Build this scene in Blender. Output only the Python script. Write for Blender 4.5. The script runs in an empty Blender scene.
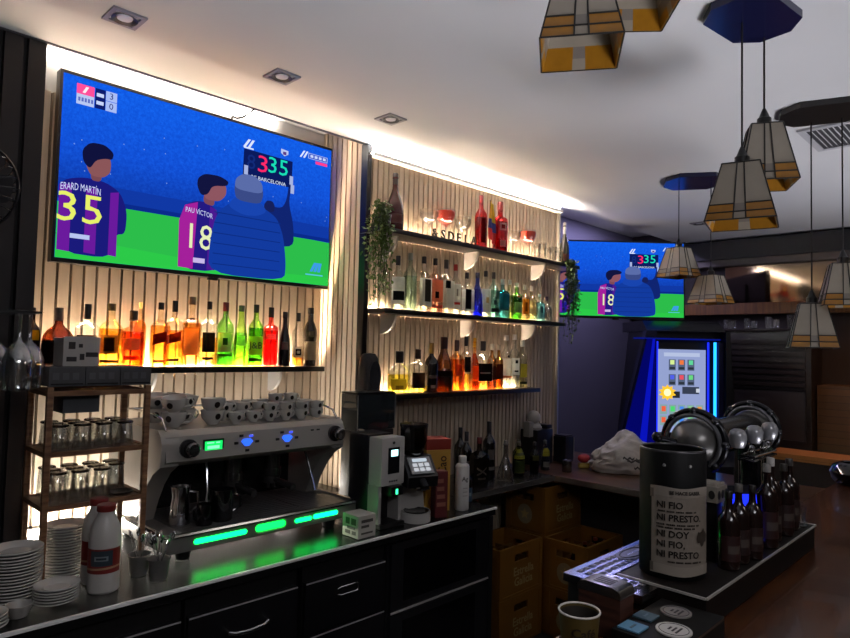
import bpy, bmesh, math, random
from mathutils import Vector, Matrix
R = math.radians
PI = math.pi
rnd = random.Random(7)
scene = bpy.context.scene
COL = scene.collection

# ------------------------------------------------------------------ materials
def lin(h):
    h = h.lstrip('#')
    out = []
    for i in (0, 2, 4):
        c = int(h[i:i+2], 16) / 255
        out.append(c / 12.92 if c <= .04045 else ((c + .055) / 1.055) ** 2.4)
    return tuple(out)
MATS = {}
def new_mat(key):
    m = bpy.data.materials.new(key)
    m.use_nodes = True
    m.node_tree.nodes.clear()
    MATS[key] = m
    return m, m.node_tree.nodes, m.node_tree.links
def P(col, rough=.5, metal=0, coat=0, noise=0, nscale=30, bump=0, spec=.5):
    key = f'surf_{col}_{rough}_{metal}_{coat}_{noise}_{nscale}_{bump}_{spec}'
    if key in MATS: return MATS[key]
    m, N, L = new_mat(key)
    b = N.new('ShaderNodeBsdfPrincipled'); o = N.new('ShaderNodeOutputMaterial')
    L.new(b.outputs[0], o.inputs[0])
    c = lin(col)
    b.inputs['Base Color'].default_value = (*c, 1)
    b.inputs['Roughness'].default_value = rough
    b.inputs['Metallic'].default_value = metal
    b.inputs['Coat Weight'].default_value = coat
    b.inputs['Specular IOR Level'].default_value = spec
    if noise or bump:
        t = N.new('ShaderNodeTexCoord'); n = N.new('ShaderNodeTexNoise')
        n.inputs['Scale'].default_value = nscale; n.inputs['Detail'].default_value = 4
        L.new(t.outputs['Object'], n.inputs['Vector'])
        if noise:
            r = N.new('ShaderNodeMix'); r.data_type = 'RGBA'
            r.inputs['A'].default_value = (*[x * (1 - noise) for x in c], 1)
            r.inputs['B'].default_value = (*[min(1, x * (1 + noise)) for x in c], 1)
            L.new(n.outputs['Fac'], r.inputs['Factor']); L.new(r.outputs['Result'], b.inputs['Base Color'])
        if bump:
            bp = N.new('ShaderNodeBump'); bp.inputs['Strength'].default_value = bump
            bp.inputs['Distance'].default_value = .005
            L.new(n.outputs['Fac'], bp.inputs['Height']); L.new(bp.outputs[0], b.inputs['Normal'])
    return m
def WOOD(col, col2, rough=.5, stretch=(1, 1, 12), scale=6, coat=0):
    key = f'wood_{col}_{col2}_{rough}_{stretch}_{scale}_{coat}'
    if key in MATS: return MATS[key]
    m, N, L = new_mat(key)
    b = N.new('ShaderNodeBsdfPrincipled'); o = N.new('ShaderNodeOutputMaterial'); L.new(b.outputs[0], o.inputs[0])
    t = N.new('ShaderNodeTexCoord'); mp = N.new('ShaderNodeMapping'); n = N.new('ShaderNodeTexNoise')
    mp.inputs['Scale'].default_value = stretch
    n.inputs['Scale'].default_value = scale; n.inputs['Detail'].default_value = 6; n.inputs['Distortion'].default_value = .6
    L.new(t.outputs['Object'], mp.inputs[0]); L.new(mp.outputs[0], n.inputs['Vector'])
    r = N.new('ShaderNodeValToRGB')
    r.color_ramp.elements[0].position = .35; r.color_ramp.elements[0].color = (*lin(col), 1)
    r.color_ramp.elements[1].position = .68; r.color_ramp.elements[1].color = (*lin(col2), 1)
    L.new(n.outputs['Fac'], r.inputs[0]); L.new(r.outputs[0], b.inputs['Base Color'])
    b.inputs['Roughness'].default_value = rough; b.inputs['Coat Weight'].default_value = coat
    return m
def BRICK(c1, c2, mortar, scale=8):
    m, N, L = new_mat('brick_' + c1)
    b = N.new('ShaderNodeBsdfPrincipled'); o = N.new('ShaderNodeOutputMaterial'); L.new(b.outputs[0], o.inputs[0])
    t = N.new('ShaderNodeTexCoord'); mp = N.new('ShaderNodeMapping'); k = N.new('ShaderNodeTexBrick')
    mp.inputs['Rotation'].default_value = (R(90), 0, R(90))
    k.inputs['Scale'].default_value = scale
    k.inputs['Color1'].default_value = (*lin(c1), 1); k.inputs['Color2'].default_value = (*lin(c2), 1); k.inputs['Mortar'].default_value = (*lin(mortar), 1)
    L.new(t.outputs['Object'], mp.inputs[0]); L.new(mp.outputs[0], k.inputs['Vector']); L.new(k.outputs['Color'], b.inputs['Base Color'])
    b.inputs['Roughness'].default_value = .7
    return m
def G(tint, gloss=.10, rough=.02):
    """thin tinted glass: what passes through is tinted, the rest mirrors"""
    key = f'glass_{tint}_{gloss}_{rough}'
    if key in MATS: return MATS[key]
    m, N, L = new_mat(key)
    o = N.new('ShaderNodeOutputMaterial'); mx = N.new('ShaderNodeMixShader')
    tr = N.new('ShaderNodeBsdfTransparent'); gl = N.new('ShaderNodeBsdfGlossy'); lw = N.new('ShaderNodeLayerWeight')
    mm = N.new('ShaderNodeMath'); mm.operation = 'MULTIPLY_ADD'
    mm.inputs[1].default_value = .34; mm.inputs[2].default_value = gloss * .5; mm.use_clamp = True
    lw.inputs['Blend'].default_value = .35
    tr.inputs[0].default_value = (*[c ** .5 for c in lin(tint)], 1)
    gl.inputs['Roughness'].default_value = rough; gl.inputs[0].default_value = (.9, .9, .9, 1)
    L.new(lw.outputs['Fresnel'], mm.inputs[0]); L.new(mm.outputs[0], mx.inputs[0])
    L.new(tr.outputs[0], mx.inputs[1]); L.new(gl.outputs[0], mx.inputs[2]); L.new(mx.outputs[0], o.inputs[0])
    return m
def PAPER(col):
    """label paper: lets some of the light behind it through"""
    key = f'paper_{col}'
    if key in MATS: return MATS[key]
    m, N, L = new_mat(key)
    o = N.new('ShaderNodeOutputMaterial'); mx = N.new('ShaderNodeMixShader'); mx.inputs[0].default_value = .55
    d = N.new('ShaderNodeBsdfDiffuse'); t = N.new('ShaderNodeBsdfTranslucent')
    d.inputs[0].default_value = (*lin(col), 1); t.inputs[0].default_value = (*lin(col), 1)
    L.new(d.outputs[0], mx.inputs[1]); L.new(t.outputs[0], mx.inputs[2]); L.new(mx.outputs[0], o.inputs[0])
    return m
def E(col, s=1.0):
    key = f'glow_{col}_{s}'
    if key in MATS: return MATS[key]
    m, N, L = new_mat(key)
    o = N.new('ShaderNodeOutputMaterial'); e = N.new('ShaderNodeEmission')
    e.inputs[0].default_value = (*lin(col), 1); e.inputs[1].default_value = s
    L.new(e.outputs[0], o.inputs[0])
    return m
def SCREEN(s):
    """stadium picture on the television: deep blue with crowd speckle"""
    key = f'stadium_{s}'
    if key in MATS: return MATS[key]
    m, N, L = new_mat(key)
    o = N.new('ShaderNodeOutputMaterial'); e = N.new('ShaderNodeEmission'); e.inputs[1].default_value = s
    t = N.new('ShaderNodeTexCoord'); sp = N.new('ShaderNodeSeparateXYZ'); L.new(t.outputs['Generated'], sp.inputs[0])
    r = N.new('ShaderNodeValToRGB'); r.color_ramp.elements[0].color = (*lin('#1048c8'), 1); r.color_ramp.elements[1].color = (*lin('#1464ee'), 1)
    el = r.color_ramp.elements.new(.45); el.color = (*lin('#1246bc'), 1)
    el = r.color_ramp.elements.new(.62); el.color = (*lin('#1456dc'), 1)
    L.new(sp.outputs['Z'], r.inputs[0])
    n = N.new('ShaderNodeTexNoise'); n.inputs['Scale'].default_value = 60; n.inputs['Detail'].default_value = 8; n.inputs['Roughness'].default_value = .8
    L.new(t.outputs['Object'], n.inputs['Vector'])
    r2 = N.new('ShaderNodeValToRGB'); r2.color_ramp.elements[0].position = .42; r2.color_ramp.elements[0].color = (.70, .74, .85, 1)
    r2.color_ramp.elements[1].position = .72; r2.color_ramp.elements[1].color = (1.35, 1.3, 1.2, 1)
    L.new(n.outputs['Fac'], r2.inputs[0])
    mx = N.new('ShaderNodeMix'); mx.data_type = 'RGBA'; mx.blend_type = 'MULTIPLY'; mx.inputs['Factor'].default_value = 1
    L.new(r.outputs[0], mx.inputs['A']); L.new(r2.outputs[0], mx.inputs['B']); L.new(mx.outputs['Result'], e.inputs[0])
    L.new(e.outputs[0], o.inputs[0])
    return m

# ------------------------------------------------------------------ mesh building
class MB:
    def __init__(s): s.v = []; s.f = []
    def add(s, vs, fs, M=None):
        b = len(s.v)
        s.v += [tuple(M @ Vector(p)) if M else tuple(p) for p in vs]
        s.f += [tuple(b + i for i in f) for f in fs]
        return s
    def box(s, x0, x1, y0, y1, z0, z1, bev=0, M=None):
        if bev:
            bm = bmesh.new(); bmesh.ops.create_cube(bm, size=1)
            for v in bm.verts: v.co = Vector(((x0+x1)/2 + v.co.x*(x1-x0), (y0+y1)/2 + v.co.y*(y1-y0), (z0+z1)/2 + v.co.z*(z1-z0)))
            bmesh.ops.bevel(bm, geom=bm.edges[:], offset=bev, segments=2, profile=.7, affect='EDGES')
            bm.verts.index_update()
            s.add([v.co[:] for v in bm.verts], [[v.index for v in f.verts] for f in bm.faces], M); bm.free()
            return s
        vs = [(x, y, z) for z in (z0, z1) for y in (y0, y1) for x in (x0, x1)]
        return s.add(vs, [(0,2,3,1),(4,5,7,6),(0,1,5,4),(2,6,7,3),(0,4,6,2),(1,3,7,5)], M)
    def lathe(s, prof, n=20, c=(0,0,0), p=None, ell=(1,1), M=None, close=False):
        """prof: (r, z) or (r, z, squareness 0..1); p: superellipse power"""
        vs, fs = [], []
        rows = []
        for q in prof:
            r, z = q[0], q[1]; sq = q[2] if len(q) > 2 else 1
            if r < 1e-6:
                rows.append([len(vs)]); vs.append((c[0], c[1], c[2]+z)); continue
            row = []
            for i in range(n):
                a = 2*PI*(i+.5)/n
                k = 1
                if p:
                    k = (abs(math.cos(a))**p + abs(math.sin(a))**p) ** (-1/p); k = 1 + (k-1)*sq
                row.append(len(vs)); vs.append((c[0] + r*k*math.cos(a)*ell[0], c[1] + r*k*math.sin(a)*ell[1], c[2]+z))
            rows.append(row)
        for a, b in zip(rows, rows[1:]):
            if len(a) == 1 and len(b) == 1: continue
            for i in range(n):
                j = (i+1) % n
                if len(a) == 1: fs.append((a[0], b[j], b[i]))
                elif len(b) == 1: fs.append((a[i], a[j], b[0]))
                else: fs.append((a[i], a[j], b[j], b[i]))
        if close:
            a, b = rows[-1], rows[0]
            for i in range(n):
                j = (i+1) % n; fs.append((a[i], a[j], b[j], b[i]))
        return s.add(vs, fs, M)
    def cyl(s, r, z0, z1, c=(0,0), n=20, r2=None, M=None):
        r2 = r if r2 is None else r2
        return s.lathe([(0,z0),(r,z0),(r2,z1),(0,z1)], n, (c[0],c[1],0), M=M)
    def rod(s, a, b, r, n=10, r2=None):
        a, b = Vector(a), Vector(b); d = b-a
        M = Matrix.Translation(a) @ d.to_track_quat('Z','Y').to_matrix().to_4x4()
        return s.cyl(r, 0, d.length, n=n, r2=r2, M=M)
    def tube(s, pts, r, n=8, closed=False, rs=None):
        pts = [Vector(p) for p in pts]; m = len(pts); vs = []; fs = []
        up = None
        for i, p in enumerate(pts):
            if closed: t = pts[(i+1) % m] - pts[i-1]
            else: t = pts[min(i+1, m-1)] - pts[max(i-1, 0)]
            t.normalize()
            if up is None:
                up = Vector((0,0,1)) if abs(t.z) < .9 else Vector((1,0,0))
            u = (up - t*up.dot(t)).normalized(); w = t.cross(u); up = u
            rr = rs[i] if rs else r
            for k in range(n):
                a = 2*PI*k/n; vs.append(tuple(p + u*math.cos(a)*rr + w*math.sin(a)*rr))
        for i in range(m if closed else m-1):
            for k in range(n):
                a, b = i*n+k, i*n+(k+1) % n; j = ((i+1) % m)*n
                fs.append((a, b, j+(k+1) % n, j+k))
        if not closed:
            fs.append(tuple(range(n-1,-1,-1))); fs.append(tuple((m-1)*n+k for k in range(n)))
        return s.add(vs, fs)
    def ring(s, c, R_, r, axis='Z', n=28, k=8):
        pts = []
        for i in range(n):
            a = 2*PI*i/n; x, y = R_*math.cos(a), R_*math.sin(a)
            pts.append({'Z': (c[0]+x, c[1]+y, c[2]), 'X': (c[0], c[1]+x, c[2]+y), 'Y': (c[0]+x, c[1], c[2]+y)}[axis])
        return s.tube(pts, r, k, closed=True)
    def ball(s, c, r, n=14, m=8, sc=(1,1,1)):
        prof = [(r*math.sin(PI*i/m), -r*math.cos(PI*i/m)) for i in range(m+1)]
        prof[0] = (0, -r); prof[-1] = (0, r)
        M = Matrix.Translation(c) @ Matrix.Diagonal((*sc, 1))
        return s.lathe(prof, n, M=M)
    def prism(s, poly, d0, d1, plane='XY', M=None):
        """polygon in a plane, extruded along the plane's normal from d0 to d1"""
        n = len(poly)
        def q(a, b, d): return {'XY': (a, b, d), 'XZ': (a, d, b), 'YZ': (d, a, b)}[plane]
        vs = [q(a, b, d0) for a, b in poly] + [q(a, b, d1) for a, b in poly]
        fs = [tuple(range(n-1,-1,-1)), tuple(range(n, 2*n))] + [(i, (i+1) % n, n+(i+1) % n, n+i) for i in range(n)]
        return s.add(vs, fs, M)
    def mesh(s, name, mats, fm=None, ang=38):
        me = bpy.data.meshes.new(name)
        me.from_pydata(s.v, [], s.f)
        for m in (mats if isinstance(mats, (list, tuple)) else [mats]): me.materials.append(m)
        bm = bmesh.new(); bm.from_mesh(me); bmesh.ops.recalc_face_normals(bm, faces=bm.faces); bm.to_mesh(me); bm.free()
        me.polygons.foreach_set('use_smooth', [True]*len(me.polygons))
        me.set_sharp_from_angle(angle=R(ang))
        if fm: me.polygons.foreach_set('material_index', fm)
        me.update()
        return me
    def build(s, name, mat, parent=None, loc=None, rz=None, **kw):
        o = bpy.data.objects.new(name, s.mesh(name, mat, **kw)); COL.objects.link(o)
        if parent: o.parent = parent
        if loc is not None: o.location = loc
        if rz is not None: o.rotation_euler = (0, 0, rz)
        return o
TXT = {}
def text_mb(body, size, ax='CENTER', ay='CENTER', bold=0):
    """lettering as a mesh in the XY plane"""
    cu = bpy.data.curves.new('lettering', 'FONT'); cu.body = body; cu.size = size
    cu.align_x = ax; cu.align_y = ay; cu.resolution_u = 2; cu.offset = bold
    o = bpy.data.objects.new('lettering', cu)
    me = bpy.data.meshes.new_from_object(o)
    mb = MB(); mb.add([v.co[:] for v in me.vertices], [list(p.vertices) for p in me.polygons])
    bpy.data.objects.remove(o); bpy.data.curves.remove(cu); bpy.data.meshes.remove(me)
    return mb
def remap(mb, fn):
    mb.v = [tuple(fn(*p)) for p in mb.v]; return mb
def on_front(mb, x, y, z):            # XY lettering stood up, facing -Y
    return remap(mb, lambda a, b, c: (x+a, y, z+b))
def on_left(mb, x, y, z):             # lettering facing -X
    return remap(mb, lambda a, b, c: (x, y-a, z+b))
def on_round(mb, r, face, z, c=(0,0)):  # wrapped round a vertical cylinder; face = angle it looks to
    return remap(mb, lambda a, b, d: (c[0]+r*math.cos(face+a/r), c[1]+r*math.sin(face+a/r), z+b))

# ------------------------------------------------------------------ things
def tag(o, label=None, cat=None, group=None, kind=None):
    if label: o['label'] = label
    if cat: o['category'] = cat
    if group: o['group'] = group
    if kind: o['kind'] = kind
    return o
def thing(name, label, cat, loc=(0,0,0), rz=0, group=None):
    o = bpy.data.objects.new(name, None); COL.objects.link(o)
    o.empty_display_size = .05
    o.location = loc; o.rotation_euler = (0,0,rz)
    return tag(o, label, cat, group)
KIDS = {}
def dup(o, loc=None, rz=None, label=None, group=None, parent=None):
    c = o.copy(); COL.objects.link(c)
    if parent is not None: c.parent = parent
    if loc is not None: c.location = loc
    if rz is not None: c.rotation_euler = (0,0,rz)
    if label: c['label'] = label
    if group: c['group'] = group
    for ch in [k for k in o.children]: dup(ch, parent=c)
    return c
def struct(name, mb, mat, **kw):
    o = mb.build(name, mat, **kw); o['kind'] = 'structure'; return o
NTH = ['first','second','third','fourth','fifth','sixth','seventh','eighth','ninth','tenth','eleventh','twelfth','thirteenth','fourteenth','fifteenth','sixteenth','seventeenth','eighteenth','nineteenth','twentieth','twenty-first','twenty-second','twenty-third','twenty-fourth']

# ------------------------------------------------------------------ camera
yaw, pitch, roll = R(45.443), R(2.6555), R(1.3656)
fwd = Vector((math.sin(yaw)*math.cos(pitch), math.cos(yaw)*math.cos(pitch), math.sin(pitch)))
rt = Vector((math.cos(yaw), -math.sin(yaw), 0)); up = rt.cross(fwd)
r2 = math.cos(roll)*rt + math.sin(roll)*up; u2 = -math.sin(roll)*rt + math.cos(roll)*up
cd = bpy.data.cameras.new('camera'); cam = bpy.data.objects.new('camera', cd); COL.objects.link(cam)
cam.matrix_world = Matrix.Translation((0,-3,1.66)) @ Matrix((r2, u2, -fwd)).transposed().to_4x4()
cd.sensor_width = 36; cd.sensor_fit = 'HORIZONTAL'; cd.lens = 638/850*36; cd.clip_start = .02
scene.camera = cam

# common materials
BLACK = P('#0b0b0d', .35); MATT = P('#131214', .7); SOOT = P('#1c1b1e', .55)
CHROME = P('#c9c9cc', .14, 1); STEEL = P('#9a9a9c', .32, 1); DKSTEEL = P('#4a4a4e', .35, 1)
WHITE = P('#d8d4cc', .4); CERAM = P('#cfccc6', .22, coat=.3)
# ================================================================== THE ROOM
X2, ZC = 6.3, 2.75
struct('floor', MB().box(-1.2, X2+.1, -5, .25, -.06, 0), P('#2a2727', .4, noise=.2, nscale=8))
PLASTER = P('#c9c8c9', .85, noise=.04, nscale=3)
cm = MB(); cm.box(-1.2, X2+.1, -5, -.38, ZC, 3.02)
struct('ceiling', cm, PLASTER)
struct('ceiling_niche', MB().box(-1.2, X2+.1, -.38, .25, 2.885, 3.02), PLASTER)
struct('wall_left', MB().box(-1.3, -1.2, -5, .25, 0, 3.02), P('#3a3634', .8))
struct('wall_front', MB().box(-1.3, X2+.1, -5.1, -5, 0, 3.02), P('#4a443e', .8))
struct('wall_right', MB().box(X2, X2+.1, -5, .25, 0, 3.02), P('#2b2523', .7))
struct('wall_back', MB().box(-1.3, X2+.1, .15, .25, 0, 3.02), P('#5a5868', .8, noise=.03, nscale=3))
struct('wall_niche', MB().box(-1.2, 4.05, 0, .15, 0, 2.885), P('#cfcac2', .8))
struct('wall_shelf', MB().box(2.19, 4.05, -.36, 0, 0, 2.885), P('#5a4738', .8))
def slats(x0, x1, z0, z1, y, pitch, mat, name, gap=.006, depth=.018, along='X'):
    mb = MB(); n = int(round((x1-x0)/pitch)); w = (x1-x0)/n
    for i in range(n):
        a, b = x0+i*w+gap/2, x0+(i+1)*w-gap/2
        if along == 'X': mb.prism([(a, y+.004), (a+.0025, y-depth), (b-.0025, y-depth), (b, y+.004)], z0, z1, 'XY')
        else: mb.prism([(y+.004, a), (y-depth, a+.0025), (y-depth, b-.0025), (y+.004, b)], z0, z1, 'XY')
    return struct(name, mb, mat)
def SLATWOOD():
    """pale oak slats, each one its own tone"""
    m, N, L = new_mat('slat_oak')
    b = N.new('ShaderNodeBsdfPrincipled'); o = N.new('ShaderNodeOutputMaterial'); L.new(b.outputs[0], o.inputs[0])
    t = N.new('ShaderNodeTexCoord'); g = N.new('ShaderNodeNewGeometry'); mp = N.new('ShaderNodeMapping'); n = N.new('ShaderNodeTexNoise')
    mp.inputs['Scale'].default_value = (14, 14, 1.2); n.inputs['Scale'].default_value = 5; n.inputs['Detail'].default_value = 6
    L.new(t.outputs['Object'], mp.inputs[0]); L.new(mp.outputs[0], n.inputs['Vector'])
    r = N.new('ShaderNodeValToRGB'); r.color_ramp.elements[0].color = (*lin('#a3907a'), 1); r.color_ramp.elements[1].color = (*lin('#d2c0a8'), 1)
    ad = N.new('ShaderNodeMath'); ad.operation = 'MULTIPLY_ADD'; ad.inputs[1].default_value = .45; ad.inputs[2].default_value = .05
    a2 = N.new('ShaderNodeMath'); a2.operation = 'MULTIPLY_ADD'; a2.inputs[1].default_value = .55
    L.new(g.outputs['Random Per Island'], ad.inputs[0]); L.new(n.outputs['Fac'], a2.inputs[0]); L.new(ad.outputs[0], a2.inputs[2])
    L.new(a2.outputs[0], r.inputs[0]); L.new(r.outputs[0], b.inputs['Base Color']); b.inputs['Roughness'].default_value = .55
    return m
OAK = SLATWOOD()
struct('wall_niche_backing', MB().box(.66, 2.188, -.004, 0, .9, 2.70), P('#6a5442', .8))
slats(.66, 2.17, .9, 2.70, -.004, .052, OAK, 'wall_niche_panel')
slats(-.36, -.0, 0, 2.885, 2.19, .045, OAK, 'wall_return_panel', along='Y')
slats(2.19, 4.05, 0, 2.74, -.36, .0395, OAK, 'wall_shelf_panel')
struct('wall_dark', MB().box(-1.2, .64, -.36, 0, 0, 2.885), P('#0d0b0c', .8))
slats(-1.2, .655, 0, 2.75, -.362, .075, P('#1c1719', .6), 'wall_dark_panel', gap=.012, depth=.02)
struct('trim_1', MB().box(2.165, 2.195, -.41, -.36, 0, 2.748), P('#0a0a0d', .3))
struct('trim_2', MB().box(4.045, 4.06, -.40, -.34, 0, 2.748), P('#b0aca8', .35, .6))
struct('trim_3', MB().box(-1.2, 2.17, -.392, -.376, 2.746, 2.752), P('#4a494c', .5))
struct('trim_4', MB().box(X2-.14, X2, -5, .14, 2.56, 2.73), P('#1b1c26', .5))
struct('trim_5', MB().box(X2-.10, X2, -5, .14, 2.50, 2.56), P('#77706a', .6))
struct('trim_wood_reflection', MB().box(X2-.10, X2, -5, .14, 2.045, 2.148), WOOD('#5c3a10', '#80521a', .5, (1, 12, 1), 3))  # solid band standing in for lit wood slats reflected in the mirror
struct('wall_pillar', MB().box(5.95, X2, -2.5, -1.63, .86, 1.44), BRICK('#4c3820', '#5a4426', '#2c2216', 9))

mir = MB().box(X2-.03, X2-.001, -4.2, -.80, 2.15, 2.498).build('wall_mirror', P('#8f7f6c', .06, 1))
tag(mir, 'long tinted wall mirror over the painted wood reflection on the far wall', 'mirror')
ld = thing('tiled_ledge', 'orange lit tiled ledge at the foot of the brick pillar', 'ledge', (5.60, -2.0, 0))
MB().box(-.14, .175, -2.2, .58, .001, .875).build('body', P('#241c18', .6), ld)
MB().box(-.155, .18, -2.2, .60, .8755, .925).build('top', BRICK('#b37a3c', '#a06a30', '#6a4826', 14), ld)

# ------------------------------------------------------------------ lamps in the ceiling
spotpos = [(.77, -.79, 'leftmost square recessed spotlight in the ceiling, above the large television'), (1.385, -.79, 'square recessed ceiling spotlight second from the left'),
           (2.0, -.77, 'square recessed ceiling spotlight third from the left, near the bottle wall'), (5.3, -.93, 'lone recessed spotlight over the far corner beyond the pendants')]
def make_spot(x, y, label):
    t = thing('recessed_spotlight', label, 'ceiling light', (x, y, ZC), 0, 'recessed ceiling spotlights')
    mb = MB()
    for q in ((-.055,.055,-.055,-.04), (-.055,.055,.04,.055), (-.055,-.04,-.04,.04), (.04,.055,-.04,.04)): mb.box(*q, -.008, -.0005)
    mb.build('bezel', P('#8a8890', .4, .3), t)
    MB().lathe([(.042,-.010),(.036,-.004),(.026,-.002),(.042,-.010)], 20).build('gimbal_ring', P('#3c3b42', .4, .5), t)
    MB().lathe([(0,-.004),(.024,-.006),(.026,-.001),(0,-.0008)], 18).build('bulb', P('#d0d0d8', .2), t)
    return t
for s in spotpos: make_spot(*s)
av = thing('air_vent', 'square slatted air vent in the ceiling at the right edge', 'vent', (3.58, -2.27, ZC))
mb = MB()
for q in ((-.2,.2,-.13,-.10), (-.2,.2,.10,.13), (-.2,-.17,-.10,.10), (.17,.2,-.10,.10)): mb.box(*q, -.012, -.001)
mb.build('frame', P('#a9a8ac', .6), av)
mb = MB()
for k in range(9): mb.box(-.17, .17, -.095+k*.0225, -.083+k*.0225, -.010, -.002)
mb.build('louvres', P('#3a393c', .6), av)

# LED strips: the light of the bottle wall
WARM, COOL = '#ffe4c4', '#fff6ea'
def led(name, x0, x1, y0, y1, z0, z1, s, label, col=WARM):
    t = MB().box(x0, x1, y0, y1, z0, z1).build('led_strip', E(col, s)); tag(t, label, 'light strip'); return t
led('n', .72, 1.84, -.022, -.004, 2.855, 2.875, 20, 'bright light strip in the ceiling niche above the large television', COOL)
struct('trim_7', MB().box(2.195, 4.045, -.425, -.3785, 2.690, 2.696).box(2.195, 4.045, -.425, -.421, 2.696, 2.710), P('#e6e2da', .5))
led('b', 2.20, 4.04, -.410, -.392, 2.6965, 2.704, 780, 'bright light strip along the ceiling above the bottle wall', '#ffffff')

# ------------------------------------------------------------------ pendants
CREAM = P('#978d7e', .35, noise=.10, nscale=25); AMBER = P('#9c6a1a', .3, noise=.22, nscale=40); SLATE = P('#7d746b', .35, noise=.1, nscale=30)
LEAD = P('#17120e', .5)
def shade(par, x, y, zb, rz, w, h):
    """a four sided leaded glass shade: panes and lead cames"""
    sh = MB()
    wb, wt = w/2, w*.27
    cr, am, ld_, sl = MB(), MB(), MB(), MB()
    for k in range(4):
        M = Matrix.Translation((x, y, zb)) @ Matrix.Rotation(rz + k*PI/2, 4, 'Z')
        def pt(s, t, off=0):                       # s -1..1 across, t 0..1 up
            ww = wb + (wt-wb)*t
            return (s*ww, -ww-off, t*h)
        def pane(mb, s0, s1, t0, t1):
            a = [pt(s0,t0), pt(s1,t0), pt(s1,t1), pt(s0,t1)]
            b = [(p[0]*.985, p[1]+.003, p[2]) for p in a]
            mb.add(a+b, [(0,1,2,3),(7,6,5,4),(0,4,5,1),(1,5,6,2),(2,6,7,3),(3,7,4,0)], M)
        for s0, s1 in ((-1,-.18), (.18,1)):
            pane(am, s0, s1, 0, .13); pane(am if k % 2 == 0 else sl, s0, s1, .13, .27); pane(cr, s0, s1, .27, 1)
        pane(cr, -.18, .18, 0, .13)
        pane(sl, -.18, .18, .13, .27); pane(cr, -.18, .18, .27, 1)
        for s0, t0, s1, t1 in ((-1,0,-1,1), (-.18,0,-.18,1), (.18,0,.18,1), (-1,.13,1,.13), (-1,.27,-.18,.27), (.18,.27,1,.27), (-1,0,1,0), (-1,1,1,1)):
            a, b = M @ Vector(pt(s0,t0,.001)), M @ Vector(pt(s1,t1,.001))
            ld_.rod(a, b, .0022, 6)
    root = cr.build('lamp_shade', CREAM, par)
    am.build('amber_glass', AMBER, root); sl.build('grey_glass', SLATE, root); ld_.build('lead_came', LEAD, root)
    mb = MB()
    mb.lathe([(0,zb+h),(wt*.98,zb+h),(wt*.98,zb+h+.003),(.022,zb+h+.006),(.022,zb+h+.028),(.016,zb+h+.034),(.010,zb+h+.05),(.005,zb+h+.062),(0,zb+h+.063)], 16, (x, y, 0))
    mb.build('lamp_holder', P('#141110', .4), par)
    MB().rod((x, y, zb+h+.055), (x, y, ZC-.025), .0032, 6).build('cord', P('#1a1716', .7), par)
def pendant(cx, cy, rz, shades, label, col, cl=.15, cw=.10):
    t = thing('pendant_lamp', label, 'pendant lamp', (0,0,0), 0, 'leaded glass pendant lamps')
    pts = []
    for a, b in ((-1,-.45), (-.6,-1), (.6,-1), (1,-.45), (1,.45), (.6,1), (-.6,1), (-1,.45)): pts.append((a*cl, b*cw))
    MB().prism(pts, ZC-.026, ZC-.001, 'XY', Matrix.Translation((cx, cy, 0)) @ Matrix.Rotation(rz, 4, 'Z')).build('canopy', col, t)
    for s in shades: shade(t, *s)
    return t
REFLCAN = P('#191a3c', .18, .2); DARKCAN = P('#1b1816', .35)  # first one has a blue reflection painted into its colour
pendant(1.42, -2.24, R(-70), [(1.322, -2.20, 2.378, R(-57), .185, .20), (1.50, -2.25, 2.53, R(-50), .185, .20)], 'two shade leaded glass pendant nearest the camera, cut by the top edge of the photo', DARKCAN)
pendant(2.125, -2.335, R(-8), [(2.115, -2.308, 2.075, R(-76), .195, .185), (2.263, -2.329, 2.225, R(-62), .168, .195)], 'two shade leaded glass pendant under the eight sided canopy painted reflecting blue at top right', REFLCAN, .16, .11)
pendant(3.95, -1.425, R(-60), [(4.024, -1.302, 2.155, R(-20), .19, .185), (4.10, -1.474, 1.985, R(-12), .20, .175)], 'two shade leaded glass pendant hanging before the second television', REFLCAN, .17, .16)
pendant(3.17, -2.30, R(-70), [(3.239, -2.235, 1.705, R(-70), .185, .195), (3.258, -2.351, 1.888, R(-68), .175, .185)], 'two shade leaded glass pendant at the right edge under a dark canopy', DARKCAN, .17, .13)

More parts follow.
